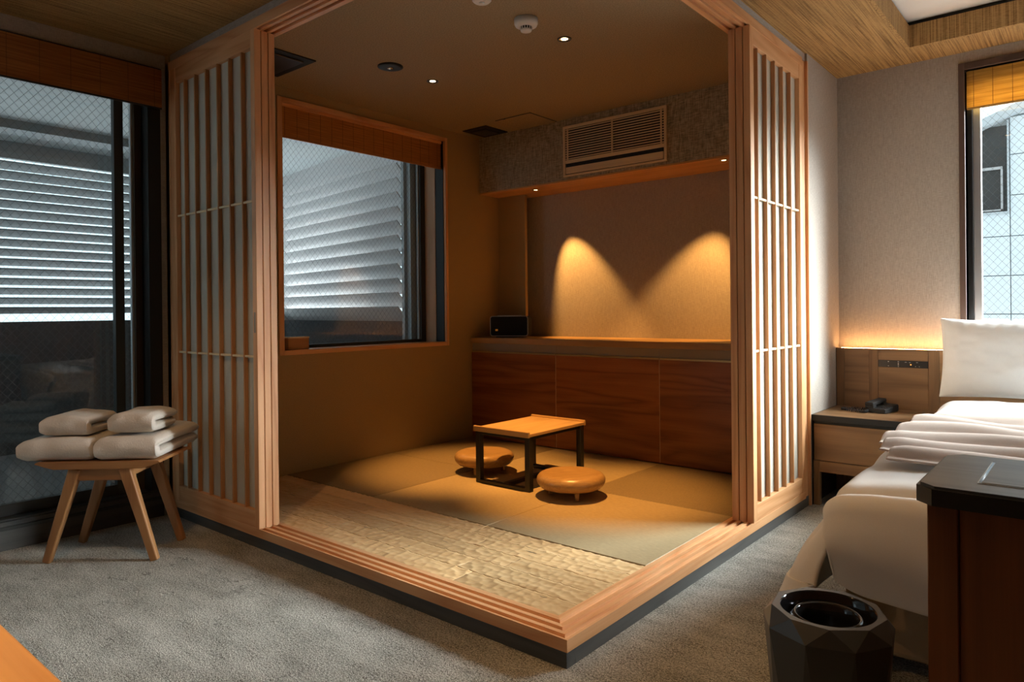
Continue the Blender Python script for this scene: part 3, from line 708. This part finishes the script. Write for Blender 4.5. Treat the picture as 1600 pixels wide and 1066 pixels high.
# ------------------------------------------------------------------ low table and round seats in the alcove
t = thing('low_table', 'low tray-top wooden table on a black frame in the alcove', 'table', (-1.437, 1.62, ZF))
tx, ty, th = .216, .290, .350
box('table_top', (-tx, -ty, th-.030), (tx, ty, th-.012), wood('table_oak', (.58, .37, .16), (.44, .26, .10), 'y', 5., .42), t, .002)
for s in (-1, 1):
    y0, y1 = (-ty-.002, -ty+.014) if s < 0 else (ty-.014, ty+.002)
    box('tray_lip', (-tx-.002, y0, th-.034), (tx+.002, y1, th), wood('table_oak', (.58, .37, .16), (.44, .26, .10), 'x', 5., .42), t, .004, 2)
lg = .018
for sx in (-1, 1):
    for sy in (-1, 1):
        cx, cy = sx*(tx-.022), sy*(ty-.03)
        box('leg', (cx-lg, cy-lg, 0), (cx+lg, cy+lg, th-.030), M['black'], t, .002)
for sy in (-1, 1):
    cy = sy*(ty-.03)
    box('foot_rail', (-tx+.034, cy-lg, 0), (tx-.034, cy+lg, .022), M['black'], t, .002); box('top_rail', (-tx+.034, cy-lg, th-.052), (tx-.034, cy+lg, th-.030), M['black'], t, .002)
box('foot_rail', (-lg, -ty+.042, .0), (lg, ty-.042, .022), M['black'], t, .002)
box('side_rail', (tx-.034, -ty+.042, th-.05), (tx-.012, ty-.042, th-.031), M['black'], t, .002); box('side_rail', (-tx+.012, -ty+.042, th-.05), (-tx+.034, ty-.042, th-.031), M['black'], t, .002)
def round_seat(x, y, label, rz):
    t = thing('round_seat', label, 'floor seat', (x, y, ZF), rz, 'round wooden floor seats')
    R = .195; z0, z1 = .050, .138
    prof = [(.001, z0), (R*.70, z0), (R*.88, z0+.008), (R*.97, z0+.026), (R, z0+.044), (R*.985, z0+.060), (R*.93, z0+.074), (R*.84, z0+.083), (R*.70, z1-.002), (R*.5, z1-.006), (R*.25, z1-.009), (.001, z1-.010)]
    lathe('disc', prof, M['discwood'], t, 56, cap=False)
    for k in range(3):
        a = 2*PI*k/3+.5; px, py = .115*math.cos(a), .115*math.sin(a)
        beam('leg', (px*1.06, py*1.06, .0025), (px, py, z0+.004), (.010, .014), (.010, .014), M['discwood'], t, (1, 0, 0), .003)
round_seat(-1.0, 1.435, 'round turned wooden floor seat in front of the low table, nearer the right sill', .9)
round_seat(-1.80, 1.585, 'round turned wooden floor seat behind the low table, towards the balcony window', .3)
# speaker on ledge
t = thing('speaker', 'small black speaker with pale metal rim on the alcove ledge', 'speaker', (-2.50, 2.70, LZ), math.radians(24))
def rrect(w, h, r, n=6, cx=0, cz=0):
    out = []
    for sx, sz, a0 in ((1, 1, 0), (-1, 1, 90), (-1, -1, 180), (1, -1, 270)):
        for k in range(n+1):
            a = math.radians(a0+90*k/n); out.append((cx+sx*(w-r)+r*math.cos(a), cz+sz*(h-r)+r*math.sin(a)))
    return out
prism('body', rrect(.162, .083, .022, 6, 0, .095), lambda p, q, tt: (p, tt, q), -.06, .07, M['blackmat'], t)
prism('front_rim', rrect(.164, .085, .023, 6, 0, .095), lambda p, q, tt: (p, tt, q), -.068, -.058, M['silver'], t)
gr = prism('grille', rrect(.158, .079, .019, 6, 0, .095), lambda p, q, tt: (p, tt, q), -.0705, -.066, M['grille'], t)
prism('emblem', rrect(.011, .008, .002, 2, -.105, .062), lambda p, q, tt: (p, tt, q), -.0725, -.070, emit('orange_emblem', (.75, .28, .03), .15), gr)
box('top_handle', (-.10, -.066, .179), (.10, -.03, .186), M['silver'], t, .003); box('foot', (-.12, -.05, 0), (.12, .05, .013), M['rubber'], t, .002)

# ------------------------------------------------------------------ towel bench
BA = math.atan2(.674, .739)
t = thing('towel_bench', 'oak stool bench with splayed legs holding towels by the glass doors', 'bench', (-2.367, -.443, 0), BA)
hz = .437
prism('seat', [(-.285, .462), (-.275, .470), (.275, .470), (.285, .462), (.20, .436), (-.20, .436)], lambda p, q, tt: (p, tt, q), -.172, .172, benchwood('x'), t)
for sx in (-1, 1):
    for sy in (-1, 1):
        beam('leg', (sx*.247, sy*.145, 0), (sx*.112, sy*.140, hz), (.018, .027), (.016, .021), benchwood('z'), t, (1, 0, 0), .006)
for sy in (-1, 1): box('apron', (-.105, sy*.140-.012, .378), (.105, sy*.140+.012, hz), benchwood('x'), t, .004)
for sx in (-1, 1): box('apron', (sx*.112-.012, -.130, .385), (sx*.112+.012, .130, hz), benchwood('y'), t, .004)
def towel(label, a0, a1, b0, b1, z0, z1, seed, layers=2, tilt=0.):
    """folded towel: a thick strip folded back on itself, fold towards the viewer"""
    t = thing('folded_towel', label, 'towel', (-2.367, -.443, 0), BA, 'white folded towels')
    th = (z1-z0)/layers; r = th/2
    # centre line of the fold as seen from the end (b,z)
    outl = []
    zc0, zc1 = z0+r, z1-r
    R = (z1-z0)/2; zm = (z0+z1)/2; n = 12
    outer = [(b1-.01, z0)]+[(b0+R+ (b1-.01-b0-R)*(1-k/14), z0) for k in range(15)]
    outer += [(b0+R-R*math.sin(PI*k/n), zm-R*math.cos(PI*k/n)) for k in range(n+1)]
    outer += [(b0+R+(b1-b0-R)*(k/14), z1) for k in range(1, 15)]
    m = 6
    endtop = [(b1+r*.8*math.sin(PI*k/m), z1-r*.96+r*.96*math.cos(PI*k/m)) for k in range(1, m)]
    gap = .0022
    inner = [(b1-(b1-b0-R)*k/10, zm+gap) for k in range(11)]+[(b0+R-(b1-b0-R)*-k/10-.0, zm-gap) for k in range(10)]
    endbot = [(b1-.01+r*.8*math.sin(PI*k/m), z0+r*.96+r*.96*math.cos(PI*k/m)) for k in range(1, m)]
    sec = np.array(outer+endtop+inner+endbot); K = len(sec)
    nu = 30; us = np.concatenate([[0, .004, .012, .024], np.linspace(.04, .96, nu-8), [.976, .988, .996, 1.]])
    cen = sec.mean(0); V = []
    for u in us:
        e = min(u, 1-u)*(a1-a0); sh = 1.-.5*max(0., 1-e/.028)**2.2 if e < .028 else 1.
        s = sec.copy()
        # squash ends towards each layer's own middle
        lay = np.where(s[:, 1] > zm, zc1, zc0); s[:, 1] = lay+(s[:, 1]-lay)*(sh if sh < 1 else 1)
        wob = vnoise(np.full(K, u*5+seed), s[:, 0]*16+s[:, 1]*30, seed)*.011
        wz = vnoise(np.full(K, u*3.3+seed*2), s[:, 0]*9, seed+3)*.011
        fz = np.clip((s[:, 1]-z0)/(z1-z0), 0, 1)
        a = a0+(a1-a0)*u
        s[:, 0] += wob*.9; s[:, 1] += wz*fz-.006*fz*abs(2*u-1)**3
        s[:, 1] = np.maximum(s[:, 1], z0)
        V += [(a+(vnoise(np.array([q[0]*14.]), np.array([q[1]*30.]), seed+9)[0]*.012 if (u < .1 or u > .9) else 0), q[0], q[1]+tilt*(q[0]-b0)) for q in s]
    f = []
    for i in range(len(us)-1):
        for k in range(K):
            j = (k+1) % K; f.append((i*K+k, i*K+j, (i+1)*K+j, (i+1)*K+k))
    f.append(tuple(range(K-1, -1, -1))); f.append(tuple((len(us)-1)*K+k for k in range(K)))
    o = mesh('towel_cloth', V, f, M['towel'], t, True)
    return t
towel('large white folded towel lying on the bench, left one under the small towel', -.365, -.034, -.175, .17, .4705, .574, 1)
towel('large white folded towel on the bench, right one reaching past the seat edge', -.016, .262, -.178, .31, .4705, .580, 2)
towel('small white folded towel on top, left one nearer the glass doors', -.300, -.082, -.115, .15, .577, .672, 3)
towel('small white folded towel on top, right one nearer the shoji panel', .020, .225, -.125, .13, .588, .684, 4)

# ------------------------------------------------------------------ headboard, nightstand, phone
t = thing('headboard', 'brown oak headboard with framed panels and a light line on top', 'headboard', (0.0, 2.95, 0))
HX = 2.6; hz = .893
box('back_board', (.004, .012, 0), (HX, .034, hz-.004), oak('x'), t, .001)
for x0, x1 in ((.004, .050), (.195, .245), (.516, .572), (1.5, 1.55), (2.55, HX)): box('stile', (x0, 0, 0), (x1, .012, hz), oak('z'), t, .001)
for x0, x1 in ((.050, .195), (.245, .516), (.572, 1.5), (1.55, 2.55)): box('panel', (x0+.001, .003, .0), (x1-.001, .012, hz), oak('x'), t, .0008)
box('light_strip', (.03, .014, hz-.008), (HX, .032, hz+.0008), M['led'], t, 0)
box('edge_band', (.001, .0, 0), (.004, .034, hz), M['blackmat'], t, 0)
cp = thing('control_panel', 'narrow black switch panel with small icons on the headboard', 'control panel', (.381, 2.9535, .8035))
box('plate', (-.134, -.003, -.021), (.134, 0, .021), M['screen'], cp, .001)
for i, (x, z, w_, h_) in enumerate([(-.078, .013, .006, .004), (-.078, -.013, .006, .003), (-.024, .014, .008, .003), (-.024, .004, .006, .005), (-.024, -.005, .006, .005), (-.024, -.015, .006, .003), (.016, .012, .010, .002), (.038, .010, .008, .002), (.076, .012, .010, .002), (.068, -.012, .004, .003), (.088, -.012, .004, .003)]):
    box('icon', (x-w_/2, -.0036, z-h_/2), (x+w_/2, -.003, z+h_/2), M['mark'], cp, 0)
box('pilot_lamp', (.040, -.0038, -.005), (.046, -.003, .001), M['markor'], cp, 0)
NZ = .527
t = thing('nightstand', 'oak nightstand with black edge and one drawer between partition and bed', 'nightstand', (.252, 2.70, 0))
w, d0, d1 = .245, -.255, .248
box('top', (-w, d0+.006, NZ-.022), (w, d1, NZ), oak('x'), t, .001); box('front_edge', (-w-.002, d0, NZ-.036), (w, d0+.008, NZ), M['blackmat'], t, .002); box('side_edge', (-w-.004, d0+.002, .0), (-w, d1, NZ), M['blackmat'], t, .001)
dr = box('drawer', (-w+.004, d0+.012, .262), (w-.004, d0+.034, .474), oak('x'), t, .002)
box('body', (-w+.002, d0+.036, .25), (w, d1, NZ-.022), oak('x'), t, 0); box('shadow_gap', (-w+.002, d0+.02, .474), (w, d0+.036, NZ-.034), M['blackmat'], t, 0)
box('lower_rail', (-w+.035, d0+.014, .195), (w-.035, d0+.036, .258), oak('x'), t, .001)
for sx in (-1, 1):
    for y in (d0+.012, d1-.04): box('leg', (sx*(w-.018)-.017, y, 0), (sx*(w-.018)+.017, y+.034, .26), oak('z'), t, .001)
t = thing('telephone', 'black corded telephone on the nightstand', 'telephone', (.30, 2.80, NZ), math.radians(-12))
bm = bmesh.new(); pts = [(-.045, -.09, 0), (.055, -.09, 0), (.055, .09, 0), (-.045, .09, 0), (-.045, -.09, .026), (.055, -.09, .026), (.055, .09, .042), (-.045, .09, .042)]
bv = [bm.verts.new(p) for p in pts]
for q in BF: bm.faces.new([bv[i] for i in q])
bmesh.ops.bevel(bm, geom=bm.edges[:], offset=.004, segments=2, affect='EDGES'); bmobj('base', bm, M['rubber'], t)
hs = box('handset', (-.062, -.085, .044), (-.012, .09, .066), M['rubber'], t, .006, 2); hs.rotation_euler = (math.radians(4), 0, 0)
box('earpiece', (-.062, .045, .030), (-.012, .09, .048), M['rubber'], t, .004); box('mouthpiece', (-.062, -.085, .024), (-.012, -.045, .046), M['rubber'], t, .004)
for i in range(4):
    for j in range(3): box('key', (.004+j*.016, -.06+i*.022, .029+.0018*i), (.016+j*.016, -.045+i*.022, .034+.0018*i), M['screen'], t, .001)
hl = []
P0 = [Vector(p) for p in ((-.04, -.10, .012), (-.04, -.135, .010), (-.08, -.150, .010), (-.16, -.125, .010), (-.19, -.10, .010), (-.17, -.07, .010), (-.10, -.03, .010), (-.058, -.01, .014))]
def crs(P, n):
    out = []
    for i in range(len(P)-1):
        p0, p1, p2, p3 = P[max(i-1, 0)], P[i], P[i+1], P[min(i+2, len(P)-1)]
        for k in range(n):
            s = k/n; out.append(.5*((2*p1)+(-p0+p2)*s+(2*p0-5*p1+4*p2-p3)*s*s+(-p0+3*p1-3*p2+p3)*s**3))
    return out+[P[-1]]
cl = crs(P0, 40)
for i, p in enumerate(cl):
    dd = (cl[min(i+1, len(cl)-1)]-cl[max(i-1, 0)]).normalized(); sd_ = dd.cross(Vector((0, 0, 1))).normalized(); a = i*.9
    hl.append(p+sd_*math.cos(a)*.006+Vector((0, 0, 1))*math.sin(a)*.006)
tube('coiled_cord', hl, .0028, M['rubber'], t, 6)

# ------------------------------------------------------------------ bed
t = thing('bed', 'upholstered bed base and mattress under the white duvet', 'bed', (1.36, 1.78, 0))
box('base', (-.70, -1.15, .05), (.72, 1.15, .32), M['bedbase'], t, .02, 3); box('mattress', (-.70, -1.15, .321), (.72, 1.15, .55), M['duvet'], t, .05, 4)
for sx in (-1, 1):
    for sy in (-1, 1): box('foot', (sx*.6-.03, sy*1.0-.03, 0), (sx*.6+.03, sy*1.0+.03, .05), M['blackmat'], t, .004)
# duvet: top sheet with left drape, plus foot drape
def duvet():
    XL, XRt, YF, YH = .655, 2.10, .555, 2.60
    ztop = lambda y: .592+.045*np.clip((y-.7)/1.7, 0, 1)
    V = []; F = []
    # strip A: across (s) from left hem up over top
    ny, na = 90, 26; ntop = 60
    ys = np.linspace(YF-.035, YH, ny)
    rows_ = []
    for iy, y in enumerate(ys):
        zt = float(ztop(y)); row = []
        hem = .125+.015*math.sin(y*5); R = .075
        k = max(0., 1-(y-YF)/.30)         # flare towards the foot
        for i in range(na):               # hem -> shoulder
            s = i/(na-1); z = hem+(zt-R-hem)*s
            out = .115*(1-.62*min(1., max(0., (y-2.0)/.4)))*(1-s)**1.1*(.9+.25*k)+.012*math.sin(y*9+s*2)*(1-s)+.02*math.sin(PI*s)
            yy = y
            row.append((XL-.075-out+.06*s, yy, z))
        xs0 = XL-.075+.06-.0
        for i in range(1, 9):             # rounded shoulder
            a = PI/2*i/8; row.append((xs0+R*(1-math.cos(a)), y, zt-R+R*math.sin(a)))
        x0 = xs0+R
        for i in range(1, ntop):
            x = x0+(XRt-x0)*i/(ntop-1); u = i/(ntop-1)
            bulge = .020*math.sin(min(1, u*2.2)*PI/2)
            row.append((x, y, zt+bulge))
        rows_.append(row)
    A = np.array(rows_); n, m = A.shape[:2]
    wr = vnoise(A[..., 0]*7+3, A[..., 1]*5, 5)*.016+vnoise(A[..., 0]*18, A[..., 1]*11+A[..., 2]*9, 6)*.006
    # ends of the head edge roll under, foot edge rounds over
    A[..., 2] += wr*np.clip((A[..., 2]-.1)/.3, 0, 1)
    A[..., 0] += vnoise(A[..., 2]*8, A[..., 1]*6, 8)*.020*(A[..., 0] < XL)
    # head hump: rolled edge
    hump = np.exp(-((A[..., 1]-2.47)/.10)**2)*.022
    A[..., 2] += hump*(A[..., 0] > XL-.05)
    foot_i = 3
    top = A[..., 0] > XL-.02
    for q in range(foot_i):
        A[q, :, 2] -= np.where(A[q, :, 2] > .3, [.032, .012, .003][q], 0)
    v = A.reshape(-1, 3).tolist(); V += v
    for i in range(n-1):
        for j in range(m-1): F.append((i*m+j, i*m+j+1, (i+1)*m+j+1, (i+1)*m+j))
    # head roll
    base = len(V); lastrow = A[-1]; prev = [(n-1)*m+j for j in range(na, m)]
    for k in range(1, 7):
        a = PI*k/6; cur = []
        for j in range(na, m):
            x, y, z = lastrow[j]; V.append((x, y+.035*math.sin(a), z-.035+.035*math.cos(a))); cur.append(len(V)-1)
        for q in range(len(prev)-1): F.append((prev[q], prev[q+1], cur[q+1], cur[q]))
        prev = cur
    # strip C: the side drape curls round the foot corner
    prev = list(range(0, na+4))
    for k in range(1, 9):
        a = math.radians(100)*k/8; cur = []
        for j in range(na+4):
            x, y, z = A[0][j]; q = min(1., max(0., 1-(z-.12)/.44))**.6; rr = .075*q
            V.append((x+rr*(1-math.cos(a))*1.5, y-rr*math.sin(a), z)); cur.append(len(V)-1)
        for q in range(len(prev)-1): F.append((prev[q], cur[q], cur[q+1], prev[q+1]))
        prev = cur
    # strip B: foot drape from the first row
    j0 = na+1; first = A[0]; prev = [j for j in range(j0, m)]
    nb = 26
    for k in range(1, nb+1):
        s = k/nb; cur = []
        for c, j in enumerate(range(j0, m)):
            x, y, z = first[j]; hemz = .285-.022*math.sin((x-.6)*4)+.03*math.exp(-((x-XL)/.05)**2)
            if s < .2:
                a = PI/2*s/.2; yy = y-.040*math.sin(a); zz = z-.040*(1-math.cos(a))
            else:
                q = (s-.2)/.8; zz = (z-.04)+(hemz-(z-.04))*q
                yy = y-.04-.035*math.sin(PI*q*.9)+.018*math.sin(x*8+q*2)*q+.035*q
            xx = x+.02*s*math.exp(-((x-XL+.05)/.06)**2)
            V.append((xx, yy, zz)); cur.append(len(V)-1)
        for q in range(len(prev)-1): F.append((prev[q], prev[q+1], cur[q+1], cur[q]))
        prev = cur
    o = mesh('duvet', V, F, M['duvet'], None, True)
    sol = o.modifiers.new('thick', 'SOLIDIFY'); sol.thickness = .022; sol.offset = -1
    sb = o.modifiers.new('sub', 'SUBSURF'); sb.levels = 1; sb.render_levels = 1
    return tag(o, 'thick white duvet draped over the bed down to the carpet', 'duvet')
duvet()
def pillow(label, x0, x1, z0, z1, yc, lean, seed):
    w = (x1-x0)/2; h = (z1-z0)/2; n = 40; t = thing('pillow', label, 'pillow', ((x0+x1)/2, yc, z0))
    u, v = np.meshgrid(np.linspace(-1, 1, n), np.linspace(-1, 1, n), indexing='ij')
    def side(sg):
        prof = np.clip((1-np.abs(u)**3.0)*(1-np.abs(v)**3.0), 0, 1)**.55
        d = sg*.085*prof
        ex = 1-.05*(1-np.abs(v)**2)*np.abs(u)**2; ez = 1-.08*(1-np.abs(u)**2.)*np.abs(v)**2
        wr = vnoise(u*5+7, v*5, seed)*.010*prof+vnoise(u*12, v*9+2, seed+1)*.004*prof**.5
        # gathers running down from the upper edge
        wr += .005*np.sin(u*34+4*vnoise(u*3, v*3, seed+4))*np.clip((v-.55)/.45, 0, 1)*prof**.4
        X = u*w*ex; Z = h+v*h*ez; Y = d+sg*wr
        Y = Y+(Z)*math.tan(lean)
        return np.stack([X, Y, Z], -1)
    A = side(-1); B = side(1)
    V = A.reshape(-1, 3).tolist()+B.reshape(-1, 3).tolist(); F = []; o_ = n*n
    for i in range(n-1):
        for j in range(n-1):
            F.append((i*n+j, (i+1)*n+j, (i+1)*n+j+1, i*n+j+1)); F.append((o_+i*n+j, o_+i*n+j+1, o_+(i+1)*n+j+1, o_+(i+1)*n+j))
    o = mesh('pillow_case', V, F, M['pillow'], t, True)
    bm = bmesh.new(); bm.from_mesh(o.data); bmesh.ops.remove_doubles(bm, verts=bm.verts, dist=.0008); bm.to_mesh(o.data); bm.free()
    sb = o.modifiers.new('sub', 'SUBSURF'); sb.levels = 1; sb.render_levels = 1
    return t
pillow('plump white pillow standing against the headboard', .598, 1.30, .640, 1.088, 2.72, .14, 3)
def robe():
    """folded robe: overlapping pleats, layered from the foot side to the head side"""
    nx = 46; V = []; F = []
    pleats = [(.86, 1.02, .735, .0), (.99, 1.16, .690, .008), (1.13, 1.32, .655, .014), (1.28, 1.50, .665, .019), (1.46, 1.66, .685, .022), (1.62, 1.88, .735, .022)]
    for k, (y0, y1, xl, dz) in enumerate(pleats):
        n = 12; base = len(V)
        for i in range(nx):
            u = i/(nx-1); x = xl+(1.45-xl)*u
            for j in range(n):
                s = j/(n-1); y = y0+(y1-y0)*s+.025*math.sin(x*5+k*1.3)+.012*math.sin(x*13+k)
                zt = .592+.045*min(1, max(0, (y-.7)/1.7))+.022
                edge = max(0., 1-(x-xl)/.05)
                z = zt+.004+dz*.35+.030*math.sin(PI*min(1., (1-s)*1.25+.02))**.8*(1-.35*edge)+.006*math.sin(x*9+k*2)
                V.append((x, y, z))
        for i in range(nx-1):
            for j in range(n-1):
                a = base+i*n+j; F.append((a, a+n, a+n+1, a+1))
    o = mesh('folded_robe', V, F, M['robe'], None, True)
    sol = o.modifiers.new('thick', 'SOLIDIFY'); sol.thickness = .009; sol.offset = 1
    sb = o.modifiers.new('sub', 'SUBSURF'); sb.levels = 1; sb.render_levels = 1
    return tag(o, 'pale pink pleated robe laid across the white duvet', 'robe')
robe()

# ------------------------------------------------------------------ foreground desk cabinet, bin, table corner
t = thing('side_cabinet', 'reddish wooden cabinet with a black chamfered top at the foot of the bed', 'cabinet', (1.352, .146, 0))
dx0, dx1, dy0, dy1, dz = -.36, .40, -.219, .219, .76
c = .035
prism('top', [(dx0+c, dy0), (dx1-c, dy0), (dx1, dy0+c), (dx1, dy1-c), (dx1-c, dy1), (dx0+c, dy1), (dx0, dy1-c), (dx0, dy0+c)], lambda p, q, tt: (p, q, tt), dz-.042, dz-.006, M['black'], t)
c = .039; e = .007
tp = prism('top_veneer', [(dx0+c, dy0+e), (dx1-c, dy0+e), (dx1-e, dy0+c), (dx1-e, dy1-c), (dx1-c, dy1-e), (dx0+c, dy1-e), (dx0+e, dy1-c), (dx0+e, dy0+c)], lambda p, q, tt: (p, q, tt), dz-.006, dz, M['sheentop'], t)
ix0, ix1, iy0, iy1 = dx0+.115, dx1-.10, dy0+.10, dy1-.085
box('inlay_slot', (ix0-.006, iy0-.006, dz-.001), (ix1+.006, iy1+.006, dz+.0006), M['glossblack'], t, 0)
box('inlay_lid', (ix0, iy0, dz), (ix1, iy1, dz+.0022), M['sheentop'], t, .001)
for a, b in (((ix0-.006, iy0-.0075, dz), (ix1+.006, iy0-.006, dz+.0016)), ((ix0-.0075, iy0-.0075, dz), (ix0-.006, iy1+.0075, dz+.0016))): box('inlay_trim', a, b, M['silver'], t, 0)
bx0, bx1, by0, by1 = dx0+.022, dx1-.022, dy0+.025, dy1-.02
red = lambda a: wood('cherry', (.24, .082, .026), (.12, .036, .011), a, 5., .4, .05, 5.)
box('body', (bx0+.004, by0+.012, .03), (bx1-.004, by1, dz-.042), red('z'), t, 0); box('front_panel', (bx0+.060, by0+.007, .06), (bx1-.060, by0+.012, dz-.042), red('z'), t, .001)
for x in (bx0, bx1-.058): box('stile', (x, by0, 0), (x+.058, by0+.030, dz-.042), red('z'), t, .002)
box('bottom_rail', (bx0+.058, by0+.003, .0), (bx1-.058, by0+.025, .06), red('x'), t, .001)

t = thing('waste_bin', 'black faceted waste bin with a round glossy opening beside the bed foot', 'bin', (.800, -.035, 0), math.radians(8))
NB = 9; HB = .425
def ring(r, z, off): return [(r*math.cos(2*PI*(k+off)/NB), r*math.sin(2*PI*(k+off)/NB), z) for k in range(NB)]
v = ring(.112, 0, 0)+ring(.150, HB-.038, .5)+ring(.128, HB, .0)
f = []
for k in range(NB):
    j = (k+1) % NB
    f += [(k, j, NB+k), (j, NB+j, NB+k)]
    f += [(NB+k, 2*NB+j, 2*NB+k), (NB+k, NB+j, 2*NB+j)]
f.append(tuple(range(NB-1, -1, -1)))
mesh('body', v, f, M['facet'], t)
seg = 72; v, f = ring(.128, HB, 0), []
def pt_poly(a):   # point on the polygon edge at angle a
    k = a/(2*PI/NB); i = int(math.floor(k)) % NB; fr = k-math.floor(k); p, q = v[i], v[(i+1) % NB]
    # interpolate by fraction along the edge
    return (p[0]+(q[0]-p[0])*fr, p[1]+(q[1]-p[1])*fr, HB)
vv = [pt_poly(2*PI*k/seg) for k in range(seg)]+[(.108*math.cos(2*PI*k/seg), .108*math.sin(2*PI*k/seg), HB) for k in range(seg)]
mesh('rim', vv, [(k, (k+1) % seg, seg+(k+1) % seg, seg+k) for k in range(seg)], M['facet'], t)
lathe('inner_wall', [(.108, HB), (.104, HB-.003), (.102, HB-.05)], M['glossblack'], t, 64, cap=False)
lathe('funnel_ring', [(.102, HB-.05), (.092, HB-.044), (.080, HB-.020), (.074, HB-.014), (.069, HB-.018), (.066, HB-.05), (.066, HB-.12), (.001, HB-.12)], M['glossblack'], t, 64, cap=False)
TZ = .70; TY = -1.517
t = thing('desk', 'light orange wooden desk corner at the bottom left of the picture', 'desk', (-.1, -2.05, 0))
box('desk_top', (-.75, -.50, TZ-.03), (.85, TY+2.05, TZ), wood('desk_pine', (.78, .47, .20), (.62, .33, .12), 'x', 7., .4), t, .004, 2)
for sx in (-.72, .78):
    for sy in (-.47, .46): box('leg', (sx, sy, 0), (sx+.045, sy+.045, TZ-.03), benchwood('z'), t, .003)
# main room downlights (outside the picture, above the desk and the bed foot)
for x, y, p, lab in ((-.95, -1.05, 38, 'ceiling downlight over the carpet in front of the left shoji panels'), (.15, -1.75, 130, 'ceiling downlight above the desk corner'), (.62, -.10, 55, 'ceiling downlight above the waste bin')):
    downlight(lab, x, y, ZC if not (CX0 < x < CX1 and CY0 < y < CY1) else ZC+.150, .045, M['darkalu'], M['lampwarm'], 'main room ceiling downlights')
    spot('room_spot', (x, y, (ZC if not (CX0 < x < CX1 and CY0 < y < CY1) else ZC+.150)-.012), (0, 0, -1), math.radians(112 if x < -.5 else 50), .5 if x < -.5 else .7, p, (1., .56, .22), .02)
